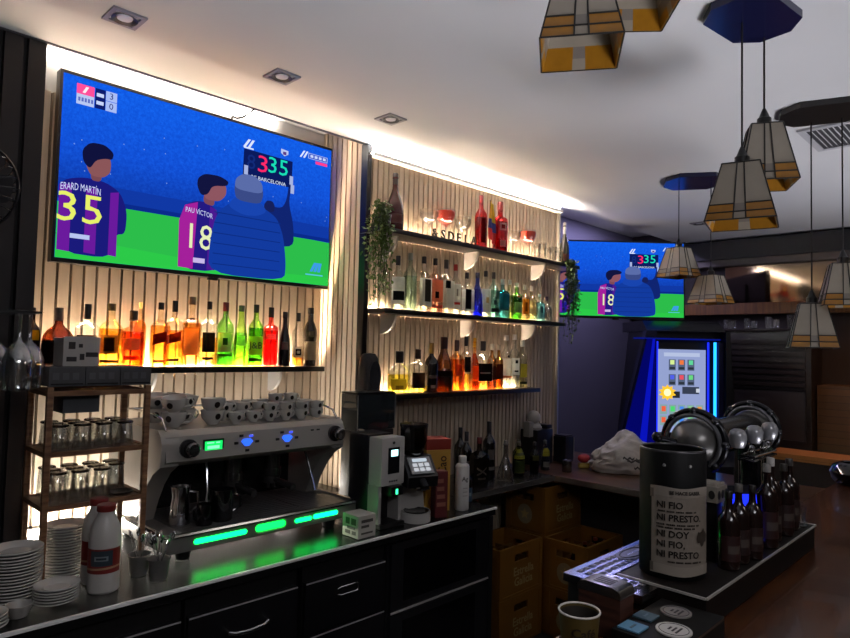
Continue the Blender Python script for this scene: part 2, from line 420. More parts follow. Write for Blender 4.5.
# ------------------------------------------------------------------ televisions
def TVpoly(pts, w, h, x0, z0): return [(x0+u*w, z0+v*h) for u, v in pts]
def build_tv(name, label, loc, rz, W, H, s):
    t = thing(name, label, 'television', loc, rz)
    b = .012
    mb = MB()
    mb.box(-W/2-b, W/2+b, .0, .045, -H/2-b-.006, H/2+b, .004)
    mb.build('housing', P('#08080a', .35), t)
    mb = MB()
    for q in ((-W/2-b, W/2+b, -H/2-b-.006, -H/2), (-W/2-b, W/2+b, H/2, H/2+b), (-W/2-b, -W/2, -H/2, H/2), (W/2, W/2+b, -H/2, H/2)): mb.box(q[0], q[1], -.006, 0, q[2], q[3])
    mb.build('bezel', P('#08080a', .3), t)
    mb = MB(); mb.box(-.02, .03, -.004, .01, -H/2-b-.018, -H/2-b-.006); mb.build('sensor', BLACK, t)
    sc_ = MB().box(-W/2, W/2, -.002, 0, -H/2, H/2).build('screen', SCREEN(s), t)
    lay = [0]
    def flat(nm, poly, col, st=1.0):
        lay[0] += 1; y = -.002 - .00025*lay[0]
        if nm.split('_')[0] in ('player','coat','official','head','hair') and nm != 'coat_seam': poly = smooth(poly)
        vs = [((u-.5)*W, y, (v-.5)*H) for u, v in poly]
        mb = MB(); mb.add(vs, [tuple(range(len(vs)))]); return mb.build(nm, E(col, s*st), sc_)
    def smooth(poly, n=2):
        for _ in range(n):
            poly = [q for (a, b), (c, d) in zip(poly, poly[1:]+poly[:1]) for q in ((a*.8+c*.2, b*.8+d*.2), (a*.2+c*.8, b*.2+d*.8))]
        return poly
    def rect(nm, u0, u1, v0, v1, col, st=1.0): return flat(nm, [(u0,v0),(u1,v0),(u1,v1),(u0,v1)], col, st)
    def word(nm, body, u, v, hgt, col, wid=None, sk=0, st=1.0, arc=0):
        lay[0] += 1; y = -.002 - .00025*lay[0]
        mb = text_mb(body, hgt*H*1.38, bold=.0)
        if wid:
            xs = [p[0] for p in mb.v]; k = wid*W/(max(xs)-min(xs))
        else: k = 1
        remap(mb, lambda a, b, c: ((u-.5)*W + a*k, y, (v-.5)*H + b + sk*a*k - arc*(a*k)**2))
        return mb.build(nm, E(col, s*st), sc_)
    rect('crowd_stand', 0, 1, .335, .43, '#1038a4')
    for k in range(26):                            # stand rail posts and lights
        u = rnd.random(); v = .45+rnd.random()*.4
        rect('stadium_light', u, u+.003, v, v+.006, '#8fb4ff', .8)
    flat('pitch', [(0,0),(1,0),(1,.315),(.6,.33),(.18,.34),(0,.30)], '#2cbc4a')
    flat('pitch_shade', [(0,0),(1,0),(1,.06),(.6,.05),(.18,.10),(0,.05)], '#2cc848')
    rect('advert_board', 0, 1, .318, .345, '#0a2a8a')
    # far official holding the board
    flat('official_body', [(.70,.24),(.83,.24),(.825,.40),(.80,.55),(.812,.68),(.80,.70),(.79,.56),(.77,.50),(.715,.50),(.69,.40)], '#102470')
    flat('official_head', [(.695,.46),(.735,.46),(.74,.50),(.73,.535),(.705,.535),(.692,.50)], '#16205a')
    flat('board', [(.60,.66),(.81,.655),(.812,.84),(.602,.845)], '#0a1a5c')
    word('board_digits', '8', .633, .762, .10, '#122a78', .034); word('board_digits', '3', .682, .764, .115, '#ff2a6a', .040)
    word('board_digits', '35', .748, .774, .112, '#19e0b8', .085)
    word('board_text', 'FC BARCELONA', .708, .667, .026, '#d8e6ff', .15)
    for k in (0, 1): flat('league_mark', [(.597+k*.018,.855),(.607+k*.018,.855),(.628+k*.016,.912),(.618+k*.016,.912)], '#dfe9ff')
    rect('league_mark', .60, .64, .848, .858, '#dfe9ff')
    flat('club_crest', [(.757,.91),(.79,.905),(.79,.88),(.773,.862),(.757,.88)], '#b8c6f0'); rect('club_crest', .766, .781, .872, .893, '#5a3a86')
    for k in (0, 1): flat('channel_mark', [(.842+k*.016,.89),(.850+k*.016,.89),(.868+k*.014,.94),(.860+k*.014,.94)], '#dfe9ff')
    rect('channel_box', .882, .976, .893, .934, '#9fb6f2'); rect('channel_box', .886, .972, .898, .929, '#1d47c4')
    for k in range(4): rect('channel_bar', .892+k*.020, .906+k*.020, .904, .923, '#c8d6ff')
    rect('channel_tab', .917, .974, .866, .886, '#ff3f8e')
    for k in (0, 1, 2): flat('corner_mark', [(.905+k*.018,.09),(.918+k*.018,.09),(.938+k*.012,.155),(.925+k*.012,.155)], '#3f9be8')
    rect('corner_line', .885, .968, .063, .072, '#58c4e0')
    # score box
    rect('score_panel', .036, .086, .902, .957, '#ff4f9a'); rect('score_panel', .036, .086, .845, .902, '#b9c8f2')
    flat('score_mark', [(.052,.912),(.060,.912),(.070,.948),(.062,.948)], '#fff0f8')
    for k in range(5): rect('score_mark', .041+k*.009, .047+k*.009, .862, .884, '#5f6fc0')
    rect('score_panel', .088, .118, .845, .957, '#0c1c6c'); rect('score_mark', .092, .113, .912, .932, '#c8d6ff'); rect('score_mark', .092, .113, .868, .888, '#c8d6ff')
    rect('score_panel', .119, .152, .903, .957, '#a9bdf5'); rect('score_panel', .119, .152, .845, .900, '#a9bdf5')
    word('score_digit', '3', .1355, .930, .036, '#1a2470'); word('score_digit', '0', .1355, .873, .036, '#1a2470')
    # player on the left, back turned
    flat('player_arm', [(-0+.001,.36),(.02,.40),(.03,.12),(.001,.05)], '#35138c')
    flat('player_shirt', [(.001,.03),(.155,.02),(.165,.16),(.195,.17),(.198,.30),(.175,.40),(.13,.445),(.07,.45),(.02,.425),(.001,.39)], '#1a1a7a')
    for a, b in ((.001,.035), (.075,.108), (.145,.170)): flat('shirt_stripe', [(a,.04),(b,.035),(b,.40),(a,.39)], '#6a1a9c')
    flat('player_neck', [(.085,.44),(.118,.44),(.116,.53),(.088,.53)], '#7a4a52')
    flat('player_head', [(.070,.52),(.085,.465),(.122,.465),(.142,.50),(.143,.56),(.132,.61),(.074,.61)], '#8a5558')
    flat('player_hair', [(.062,.535),(.082,.50),(.098,.555),(.125,.575),(.146,.575),(.150,.615),(.122,.652),(.080,.648),(.058,.60)], '#10123c')
    word('shirt_name', 'ERARD MARTÍN', .060, .388, .040, '#cfd6ff', .112, 0, 1.0, 1.2)
    word('shirt_number', '35', .060, .268, .165, '#e8f06a', .125)
    rect('shirt_badge', .035, .09, .11, .135, '#b8c6f0')
    # player with 18
    flat('player_shirt', [(.37,.01),(.51,.01),(.52,.20),(.515,.36),(.49,.415),(.455,.44),(.42,.435),(.385,.40),(.365,.30)], '#241a80')
    flat('shirt_stripe', [(.368,.02),(.42,.015),(.43,.43),(.385,.40),(.366,.30)], '#a3209a'); flat('shirt_stripe', [(.47,.02),(.50,.02),(.50,.40),(.475,.42)], '#4a1a90')
    flat('player_neck', [(.45,.43),(.49,.42),(.49,.49),(.45,.49)], '#7d4a58')
    flat('player_head', [(.443,.50),(.460,.455),(.508,.458),(.533,.505),(.533,.565),(.505,.60),(.445,.59)], '#8d5560')
    flat('player_hair', [(.424,.53),(.440,.475),(.465,.49),(.48,.55),(.535,.565),(.542,.598),(.505,.622),(.450,.616),(.426,.58)], '#12143e')
    word('shirt_name', 'PAU VÍCTOR', .436, .368, .032, '#cfd6ff', .098, -.1, 1.0, .9)
    word('shirt_number', '18', .437, .208, .16, '#e6efb8', .083)
    rect('shirt_badge', .42, .462, .055, .085, '#c8b8e8')
    # man in a padded coat
    flat('coat', [(.475,.0),(.785,.0),(.79,.12),(.775,.30),(.745,.42),(.69,.47),(.64,.50),(.58,.49),(.53,.44),(.495,.36),(.478,.20)], '#123a9e')
    for k in range(6): flat('coat_seam', [(.49,.06+k*.065),(.76,.06+k*.065),(.76,.066+k*.065),(.49,.066+k*.065)], '#0d2c80')
    flat('coat_hood', [(.54,.44),(.60,.40),(.66,.41),(.70,.45),(.67,.51),(.60,.52),(.56,.50)], '#1844ae')
    flat('head', [(.572,.49),(.670,.49),(.682,.56),(.672,.63),(.645,.665),(.597,.665),(.570,.63),(.562,.56)], '#3a4a86')
    flat('hair', [(.564,.56),(.678,.56),(.676,.63),(.645,.672),(.597,.672),(.566,.63)], '#5a6ca8')
    for u, v in ((.606, .70), (.80, .70), (.806, .64)): rect('hand', u-.008, u+.008, v-.03, v+.03, '#a7b4e0')
    return t
tv1 = build_tv('television', 'large wall television showing a football match, above the coffee machine', (1.478, -.078, 2.387), 0, 1.386, .775, .56)
MB().box(-.3, .3, .045, .055, -.2, .2).build('wall_mount', BLACK, tv1)
tv2 = build_tv('television', 'smaller far television showing a football match, over the slot machine', (4.772, -.466, 2.262), R(-45), 1.115, .605, .56)
MB().box(-.03, .03, .045, .30, -.03, .03).box(-.2, .2, .045, .07, -.2, .2).build('bracket', BLACK, tv2)
cab_ = MB().tube([(1.494, -.388, 2.749), (1.497, -.374, 2.742), (1.50, -.34, 2.738), (1.51, -.26, 2.742), (1.535, -.16, 2.768), (1.555, -.085, 2.80), (1.562, -.057, 2.8035), (1.566, -.052, 2.7925)], .0045, 8).build('power_cable', P('#030303', .9, spec=.05))
tag(cab_, 'thin black cable drooping from the ceiling to the large television', 'cable')
# ================================================================== SHELVES
SHELF = P('#0e0c0c', .3, coat=.2); BRK = P('#b7b2ac', .45)
def shelf(label, x0, x1, yb, yf, zt, brackets, closed=False):
    t = thing('wall_shelf', label, 'shelf', (x0, yb, zt), 0, 'black wall shelves for bottles')
    MB().box(0, x1-x0, yf-yb, -.016, -.026, 0, .002).build('board', SHELF, t)
    if closed: MB().box(0, x1-x0, -.0155, -.0005, -.026, -.020).build('back_lip', SHELF, t)
    mb = MB()
    for k in range(4): mb.box((x1-x0)*(.1+.25*k), (x1-x0)*(.1+.25*k)+.03, -.0155, -.0005, -.022, -.012)
    mb.build('fixing_bracket', SHELF, t)
    for bx in brackets:
        poly = [(-.002, -.027)] + [(-.002 - .115*math.cos(a), -.027 - .105*math.sin(a)) for a in [PI/2*k/8 for k in range(9)]]
        MB().prism(poly, bx-x0-.007, bx-x0+.007, 'YZ').build('bracket', BRK, t)
    return t
YA, YB_ = -.0225, -.3785
shelf('black wall shelf under the large television, holding whisky bottles', .67, 2.09, YA, -.19, 1.55, (1.20, 1.85), True)
shelf('topmost black shelf of the bottle wall', 2.15, 4.10, YB_, -.54, 2.290, (2.32, 3.0, 3.72), True)
shelf('middle black shelf of the bottle wall, under the clear gin bottles', 2.20, 3.92, YB_, -.54, 1.866, (2.32, 2.98, 3.62), True)
shelf('lowest black shelf of the bottle wall', 2.09, 3.62, YB_, -.54, 1.414, (), True)
led('A', .70, 2.00, YA-.012, YA-.003, 1.532, 1.537, 1400, 'warm light strip along the back of the whisky shelf')
led('1', 2.22, 4.03, YB_-.012, YB_-.003, 2.273, 2.278, 290, 'warm light strip along the back of the topmost bottle shelf')
led('2', 2.22, 3.86, YB_-.012, YB_-.003, 1.849, 1.854, 290, 'warm light strip along the back of the middle bottle shelf')
led('3', 2.22, 3.55, YB_-.012, YB_-.003, 1.397, 1.402, 290, 'warm light strip along the back of the lowest bottle shelf')
led('c', .70, 1.96, -.135, -.125, .902, .912, 150, 'warm light strip on the counter behind the coffee machine', COOL)

# ================================================================== BOTTLES
PROF = {   # (r of half width, z of height)
 'round': [(.86,0),(.98,.012),(1,.03),(1,.56),(.94,.615),(.74,.67),(.46,.715),(.33,.75),(.30,.80),(.30,.90),(.33,.905),(.33,.93)],
 'tall': [(.88,0),(1,.015),(1,.60),(.93,.65),(.62,.71),(.38,.76),(.33,.82),(.33,.93)],
 'square': [(.88,0),(.98,.012),(1,.03),(1,.62),(.93,.665),(.62,.70),(.36,.73),(.30,.78),(.30,.93)],
 'champ': [(.86,0),(.98,.012),(1,.03),(1,.36),(.93,.45),(.70,.56),(.44,.66),(.31,.73),(.28,.80),(.28,.90),(.33,.905),(.33,.93)],
 'cone': [(1,0),(1,.02),(.93,.30),(.80,.50),(.55,.64),(.38,.72),(.33,.80),(.33,.93)],
 'jug': [(.80,0),(.95,.015),(1,.06),(1,.42),(.94,.52),(.72,.61),(.42,.67),(.27,.72),(.25,.80),(.25,.93)],
 'shoulder': [(.84,0),(.94,.012),(.96,.03),(1,.50),(1.0,.60),(.93,.66),(.64,.69),(.37,.71),(.33,.76),(.33,.93)],
 'monk': [(.80,0),(.86,.02),(.84,.38),(.92,.44),(1,.52),(.92,.62),(.66,.72),(.44,.77),(.40,.86),(.36,.93)],
}
def prof_r(pr, t):
    for (r0, z0), (r1, z1) in zip(pr, pr[1:]):
        if z0 <= t <= z1: return r0 + (r1-r0)*(t-z0)/max(1e-6, z1-z0)
    return pr[-1][0]
SEEN = {}
def bottle(name, label, x, y, z, h, w, kind, glass, liq=None, fill=.5, cap='#15110f', caph=.12, labs=(), text=None, sq=None, ell=1.0, opaque=None, group=None, face=None, ring=None, cat='bottle'):
    """labs: (colour, z0, z1, half angle, slant)"""
    t = thing(name, label, cat, (x, y, z+.0012), 0, group)
    pr = PROF[kind]; R_ = w/2; face = -PI/2-.45 if face is None else face
    body = MB()
    rows = [(0, 0)] + [(r*R_, q*h, 1 if q < .66 else 0) for r, q in pr] + [(0, pr[-1][1]*h)]
    body.lathe(rows, 22, p=sq, ell=(1, ell))
    body.build('glass_body', P(opaque, .18, coat=.4) if opaque else G(glass), t)
    if liq:
        zs = [.015] + [q for r, q in pr if .03 < q < fill] + [fill]
        rows = [(0, .012*h)] + [(prof_r(pr, max(q, .03))*R_*.93, q*h, 1) for q in zs] + [(0, fill*h)]
        MB().lathe(rows, 20, p=sq, ell=(1, ell)).build('liquid', G(liq, .02), t)
    rc = prof_r(pr, .9)*R_*1.12
    mb = MB(); mb.lathe([(rc*.99,(1-caph)*h),(rc,(1-caph)*h+.002),(rc*1.0,.992*h),(rc*.9,h),(0,h)], 16)
    mb.build('cap', P(cap, .35), t)
    if ring: MB().lathe([(rc*1.03,(1-caph-.03)*h),(rc*1.05,(1-caph-.015)*h),(rc*1.03,(1-caph)*h)], 16).build('neck_band', P(ring, .4), t)
    def at(a, q, off):
        r = prof_r(pr, q)*R_
        k = 1
        if sq: k = (abs(math.cos(a))**sq + abs(math.sin(a))**sq) ** (-1/sq)
        return (math.cos(a)*(r*k+off), math.sin(a)*(r*k+off)*ell, q*h)
    for li, L_ in enumerate(labs):
        col, z0, z1, ha = L_[:4]; ha = min(1.35, ha*1.3); sl = L_[4] if len(L_) > 4 else 0
        mb = MB(); n = 10; vs = []; off = .0007 + .0004*li
        m = 3
        for i in range(n+1):
            a = face - ha + 2*ha*i/n
            for j in range(m+1):
                vs.append(at(a, z0 + (z1-z0)*j/m + sl*(i/n-.5), off))
        fs = [(i*(m+1)+j, (i+1)*(m+1)+j, (i+1)*(m+1)+j+1, i*(m+1)+j+1) for i in range(n) for j in range(m)]
        mb.add(vs, fs); mb.build('label', P(col, .5) if opaque else PAPER(col), t)
    if text:
        s, q, sz, col = text
        mb = text_mb(s, sz, bold=.0004)
        rr = prof_r(pr, q)*R_
        remap(mb, lambda a, b, c: at(face + a/rr, q + b/h, .0022))
        mb.build('lettering', P(col, .5), t)
    return t
CLEAR = '#f0f4f2'; GLS = '#f4f6f5'
ZA = 1.55
SPIRIT = 'bottles on the whisky shelf'
def A(name, label, x, h, w, kind, glass, liq=None, y=-.115, **k): return bottle(name, label, x, y, ZA, h, w*1.04, kind, glass, liq, group=SPIRIT, **k)
A('rum_bottle', 'yellow labelled dark bottle at the far left end of the whisky shelf', .712, .235, .056, 'round', '#3a2a18', labs=[('#d9a51e', .45, .62, .9), ('#1c1510', .05, .44, 1.0)])
A('whisky_bottle', 'wide squat dark amber bottle with a rounded shoulder, leftmost big bottle of the whisky shelf', .806, .24, .115, 'jug', '#7a3010', '#1c0804', fill=.45, cap='#6e6258', caph=.22, ell=.6, labs=[('#1c0f0c', .06, .40, .9)])
A('whiskey_bottle', 'clear bottle with a black cap and black label, behind the grey carton', .914, .262, .078, 'square', CLEAR, '#d9b98a', fill=.28, caph=.24, sq=6, labs=[('#17120f', .10, .50, .75), ('#d8d2c6', .45, .48, .7)])
A('whisky_bottle', 'golden whisky bottle with a dark shield shaped label', 1.009, .27, .096, 'round', '#fbe9c4', '#f2b43a', fill=.60, cap='#5a4a20', caph=.11, labs=[('#8a6c34', .20, .50, .55), ('#2c2418', .24, .46, .32), ('#28180c', .06, .11, .7)])
A('whisky_bottle', 'reddish orange whisky bottle with a pale label, fifth along the shelf', 1.102, .246, .090, 'shoulder', '#f6b98a', '#e8702a', fill=.62, cap='#4d4640', caph=.16, ring='#7a7068', labs=[('#c08a5c', .30, .50, .6), ('#c8311c', .12, .19, .6)])
A('whisky_bottle', 'golden bottle half hidden behind a red slash whisky bottle', 1.155, .288, .044, 'square', '#fce6bc', '#f7b54a', y=-.052, fill=.72, cap='#d8b46a', caph=.10, sq=5)
A('whisky_bottle', 'amber square whisky bottle with slanted dark red label, left one of two', 1.213, .288, .072, 'square', '#fdeed2', '#f2aa3c', y=-.135, fill=.64, caph=.11, sq=5, labs=[('#5e1c18', .36, .52, .62, .07), ('#e7c07a', .06, .11, .5)])
A('whisky_bottle', 'amber square whisky bottle with slanted dark red label, right one of two', 1.286, .302, .074, 'square', '#fdeed2', '#ef9a2e', fill=.55, caph=.17, sq=5, labs=[('#5a1a17', .36, .50, .65, .07), ('#2a1a10', .08, .12, .5)])
A('whisky_bottle', 'tallest amber whisky bottle with a beige label and brown stopper', 1.369, .326, .080, 'shoulder', '#fbead0', '#e9a548', fill=.62, cap='#6b5a4a', caph=.11, labs=[('#c69558', .16, .56, .68), ('#9c6c38', .54, .56, .66), ('#1c1a1a', .66, .69, .3)])
A('whisky_bottle', 'pale whisky bottle with a large black square label and amber base', 1.455, .31, .070, 'square', CLEAR, '#f3b750', fill=.44, cap='#1a1512', caph=.12, sq=5, labs=[('#151314', .22, .52, .62), ('#2a1d12', .10, .14, .5)])
GREENL = '#7fd03c'
A('whiskey_bottle', 'green whiskey bottle with a red cap and cream label', 1.540, .312, .077, 'tall', '#8ad862', '#3fa02a', fill=.30, cap='#5a201a', caph=.14, labs=[('#c9c88a', .22, .52, .70), ('#2a4a20', .33, .44, .22), ('#1c3a18', .16, .19, .6)])
A('whisky_bottle', 'yellowish green whisky bottle with a faint label, between two other green bottles', 1.625, .302, .076, 'cone', '#b4e86a', '#8fd648', fill=.55, cap='#3a4a34', caph=.10, labs=[('#a8c878', .34, .50, .5)])
A('whisky_bottle', 'green whisky bottle with a yellow label lettered in red and black', 1.708, .312, .073, 'tall', '#9fe05a', '#5cb82c', fill=.62, cap='#1e2418', caph=.13, labs=[('#d8d24a', .18, .48, .78), ('#1a2410', .08, .13, .7)], text=('J&B', .33, .046, '#26160e'))
A('aperitif_bottle', 'bright red bottle with a black cap on the whisky shelf', 1.795, .303, .074, 'shoulder', '#ff5a4a', '#f02028', fill=.60, cap='#191012', caph=.17, labs=[('#d88a84', .46, .54, .5)])
A('liqueur_bottle', 'black opaque liqueur bottle beside the bright red bottle', 1.879, .285, .066, 'cone', '#100c0c', opaque='#120d0f', cap='#141012', labs=[('#4a3c3a', .30, .44, .45)])
A('liqueur_bottle', 'clear bottle with a round black and white emblem and amber base', 1.963, .284, .062, 'tall', CLEAR, '#f0a838', fill=.22, cap='#17130f', caph=.16, labs=[('#e2d8c4', .16, .36, .62), ('#1b1714', .20, .32, .36), ('#d8cfc0', .235, .285, .18)])
A('liqueur_bottle', 'dark monk shaped liqueur bottle at the right end of the whisky shelf', 2.042, .316, .074, 'monk', '#2a2016', opaque='#2a2118', cap='#1d1813', caph=.10, labs=[('#8f8064', .10, .42, .9), ('#4f442f', .50, .60, .3)])

ZB1, ZB2, ZB3, YB1 = 2.290, 1.866, 1.414, -.46
TOPG, MIDG, LOWG = 'bottles on the topmost shelf', 'bottles on the middle shelf', 'bottles on the lowest shelf'
bottle('champagne_bottle', 'big dark red champagne bottle at the left end of the topmost shelf', 2.325, YB1, ZB1, .318, .100, 'champ', '#2a0c0c', opaque='#4a1a1a', cap='#2e1a14', caph=.20, labs=[('#5c2a26', .12, .28, .5)], group=TOPG)
bottle('aperitif_bottle', 'narrow bright red bottle with vertical white writing, left of the small flag', 3.058, YB1, ZB1, .335, .078, 'tall', '#e0282a', '#a81016', fill=.58, cap='#7a1a18', caph=.16, labs=[('#5a1012', .10, .56, .30)], group=TOPG)
bottle('aperitif_bottle', 'broad bright red bottle with a round pale emblem, right of the small flag', 3.252, YB1, ZB1, .33, .100, 'shoulder', '#d8242a', '#a01016', fill=.6, cap='#7a2018', caph=.18, labs=[('#b8a79a', .42, .56, .34), ('#7c2a28', .45, .53, .2), ('#a8988c', .10, .22, .3)], group=TOPG)
bottle('champagne_bottle', 'green champagne bottle with silver foil at the right end of the topmost shelf', 4.018, YB1, ZB1, .316, .070, 'champ', '#3a3a2c', opaque='#3c3a30', cap='#a8a49c', caph=.32, labs=[('#5a2a26', .10, .26, .6)], group=TOPG)
# middle shelf
def B(name, label, x, h, w, kind, glass, liq=None, **k): return bottle(name, label, x, k.pop('y', YB1), ZB2, h, w*1.06, kind, glass, liq, group=MIDG, **k)
B('gin_bottle', 'clear gin bottle with a black cap and dark lower label, behind the hanging plant', 2.361, .295, .074, 'round', CLEAR, '#dfe8e6', fill=.5, caph=.17, labs=[('#d4d8d4', .10, .60, .95), ('#1b1c1e', .17, .34, .7)])
B('gin_bottle', 'frosted pale green bottle with a grey top on the middle shelf', 2.455, .322, .070, 'tall', '#cfe6dc', '#bcd8cc', fill=.60, cap='#8d928c', caph=.12)
B('gin_bottle', 'clear squat bottle with a tall dark green label on its right half', 2.562, .315, .074, 'square', CLEAR, '#e3eae6', fill=.55, caph=.12, sq=5, labs=[('#d4d8d4', .10, .60, .95), ('#4a4a40', .18, .58, .40)], face=-PI/2-.1)
B('pink_gin_bottle', 'bottle with a salmon pink label and black round seal', 2.655, .315, .075, 'square', '#f0dcd2', '#e9b8a4', fill=.6, caph=.12, sq=5, labs=[('#d08a70', .20, .60, .80), ('#1d1516', .26, .38, .22), ('#8a3a34', .08, .14, .8)])
B('gin_bottle', 'clear bottle with a small black square label near its shoulder', 2.748, .318, .078, 'square', CLEAR, '#e2e8e4', fill=.5, cap='#3a3633', caph=.16, sq=5, labs=[('#d4d8d4', .10, .60, .95), ('#141416', .46, .60, .30)])
B('gin_bottle', 'clear bottle with a red stopper and small red label band', 2.832, .30, .064, 'tall', CLEAR, '#e6ebe8', fill=.5, cap='#a82a24', caph=.12, labs=[('#d4d8d4', .10, .60, .95), ('#a02c2c', .19, .24, .5), ('#8a8a86', .36, .50, .12)])
B('gin_bottle', 'clear square bottle with a tall black label', 2.935, .262, .070, 'square', CLEAR, '#e4e9e6', fill=.5, cap='#1b1a1c', caph=.14, sq=6, labs=[('#d4d8d4', .10, .60, .95), ('#14161c', .14, .60, .40)])
B('vodka_bottle', 'deep cobalt blue bottle on the middle shelf', 3.036, .272, .070, 'cone', '#3a52e8', '#1f33d0', fill=.62, cap='#2a2a4a', caph=.12)
B('gin_bottle', 'clear bottle with a small gold oval, right beside the cobalt blue bottle', 3.116, .29, .064, 'tall', CLEAR, '#e2e8e6', fill=.5, cap='#191718', caph=.12, labs=[('#d4d8d4', .10, .60, .95), ('#b8a070', .30, .42, .2)])
B('gin_bottle', 'pale aqua bottle with a dark spot and black base band', 3.196, .29, .068, 'round', '#bfeae6', '#a8dcd8', fill=.6, cap='#1a1a1c', caph=.14, labs=[('#2a3c40', .28, .38, .25), ('#1a2426', .12, .20, .6)])
B('gin_bottle', 'teal blue square bottle with a dark blue label', 3.290, .255, .072, 'square', '#8fd0d8', '#5aa8b8', fill=.7, cap='#b8c8c6', caph=.14, sq=6, labs=[('#2f6c84', .22, .62, .7)])
B('gin_bottle', 'narrow clear bottle with yellow green tint beside the green bottle', 3.367, .258, .054, 'tall', '#eef2c8', '#dfe6a0', fill=.6, cap='#d8d8d0', caph=.12)
B('gin_bottle', 'bright green bottle with a pale label on the middle shelf', 3.443, .245, .070, 'shoulder', '#8fd46a', '#5cb048', fill=.62, cap='#c8d0c0', caph=.12, labs=[('#a8b890', .18, .46, .6), ('#a83a2a', .60, .64, .2)])
B('gin_bottle', 'clear bottle with an orange lettered label', 3.531, .238, .060, 'square', '#f2ead8', '#ecd0a0', fill=.6, cap='#d8d2c4', caph=.14, sq=5, labs=[('#c8862a', .16, .60, .55), ('#7a4a18', .24, .50, .22)])
B('gin_bottle', 'clear bottle with a cream label and white cap, third from the middle shelf right end', 3.612, .236, .060, 'square', '#f2f0dc', '#ece6c0', fill=.6, cap='#dcd8cc', caph=.14, sq=5, labs=[('#d0c898', .18, .58, .55)])
B('gin_bottle', 'pale blue narrow label bottle, second from the right on the middle shelf', 3.712, .19, .062, 'square', '#c4e8ec', '#a0d4dc', fill=.7, cap='#b8d0d4', caph=.10, sq=5, labs=[('#7fb8c4', .10, .66, .6), ('#2f5c68', .30, .54, .15)])
B('gin_bottle', 'short frosted white bottle at the right end of the middle shelf', 3.80, .18, .070, 'jug', '#d8dce4', '#ccd2dc', fill=.6, cap='#5a4a5c', caph=.16)
B('gin_bottle', 'plain clear bottle at the left end of the middle shelf, behind the trailing leaves', 2.262, .29, .070, 'round', CLEAR, '#e6ece8', fill=.5, cap='#c8c8c4', caph=.14)
# lowest shelf
def C_(name, label, x, h, w, kind, glass, liq=None, **k): return bottle(name, label, x, k.pop('y', YB1), ZB3, h, w*1.0, kind, glass, liq, group=LOWG, **k)
C_('tequila_bottle', 'wide clear bottle half full of yellow liquor, beside the black speaker', 2.390, .228, .155, 'jug', CLEAR, '#f0e04a', fill=.44, cap='#1a1512', caph=.28, ell=.6, labs=[('#e6d64a', .08, .34, .50), ('#9c8c30', .08, .19, .25)])
C_('whiskey_bottle', 'clear bottle with a dark brown square label on the lowest shelf', 2.532, .24, .104, 'square', CLEAR, '#e2cc62', fill=.16, cap='#2a1816', caph=.22, ell=.75, sq=5, labs=[('#241a16', .10, .46, .62)])
C_('liqueur_bottle', 'black liqueur bottle with a gold stopper on the lowest shelf', 2.640, .278, .080, 'round', '#141012', opaque='#15100f', cap='#8a6a2a', caph=.22, labs=[('#4a3a34', .28, .34, .5), ('#a08a7a', .08, .14, .25)])
C_('liqueur_bottle', 'large dark brown bell shaped bottle on the lowest shelf', 2.744, .315, .116, 'cone', '#7a4418', '#5a2c10', fill=.28, cap='#301410', caph=.22, labs=[('#241410', .28, .38, 1.2), ('#a87c46', .42, .58, .3)])
C_('rum_bottle', 'amber bottle with a reddish arch shaped label', 2.856, .30, .084, 'square', '#f6c898', '#f0882c', fill=.62, cap='#4a302c', caph=.22, sq=5, labs=[('#a8442c', .30, .52, .4)])
C_('rum_bottle', 'pale bottle with an upright black label and golden base', 2.942, .325, .068, 'square', CLEAR, '#f6b83c', fill=.30, cap='#16141a', caph=.18, sq=5, labs=[('#18171b', .34, .62, .45)])
C_('liqueur_bottle', 'slim bright orange bottle with a golden neck', 3.022, .318, .062, 'champ', '#f8b060', '#f07018', fill=.70, cap='#e0a81e', caph=.18, labs=[('#e86a2c', .20, .46, .5)])
C_('whiskey_bottle', 'clear square bottle with a broad black label and black cap', 3.103, .30, .106, 'square', CLEAR, '#e88a34', fill=.16, cap='#1b1a1e', caph=.20, sq=6, labs=[('#121114', .18, .54, .72), ('#8a8682', .33, .36, .5)])
C_('rum_bottle', 'brown bottle half hidden behind the clear bottle with a broad black label', 3.194, .285, .058, 'tall', '#c08a4a', '#8a4a1a', fill=.5, cap='#c8c0b0', caph=.14, labs=[('#3a2420', .20, .50, .6)])
C_('rum_bottle', 'amber bottle with a dark label, left of the three white bottles', 3.264, .28, .060, 'shoulder', '#d8a058', '#c8741e', fill=.5, cap='#a89c88', caph=.12, labs=[('#4c2c24', .22, .56, .7)])
C_('vodka_bottle', 'white labelled clear bottle, left one of three at the end of the lowest shelf', 3.342, .345, .072, 'tall', '#f2f4f2', '#e8ecec', fill=.5, cap='#e2ded6', caph=.10, labs=[('#d8d4cc', .22, .56, .9), ('#c87848', .20, .24, .8), ('#3a3434', .58, .62, .15)])
C_('vodka_bottle', 'white labelled clear bottle, middle one of three at the end of the lowest shelf', 3.430, .352, .072, 'tall', '#eef4f4', '#e0e8e8', fill=.5, cap='#e6e4de', caph=.10, labs=[('#d6d8d6', .24, .56, .7), ('#2c2c30', .30, .33, .3), ('#2a3034', .46, .52, .2)])
C_('rum_bottle', 'clear bottle with a yellowish green label at the right end of the lowest shelf', 3.516, .318, .074, 'tall', '#f0f2e4', '#e4e4b8', fill=.5, cap='#dedcd2', caph=.14, labs=[('#b8b04a', .22, .50, .55), ('#2c301c', .08, .13, .6)])

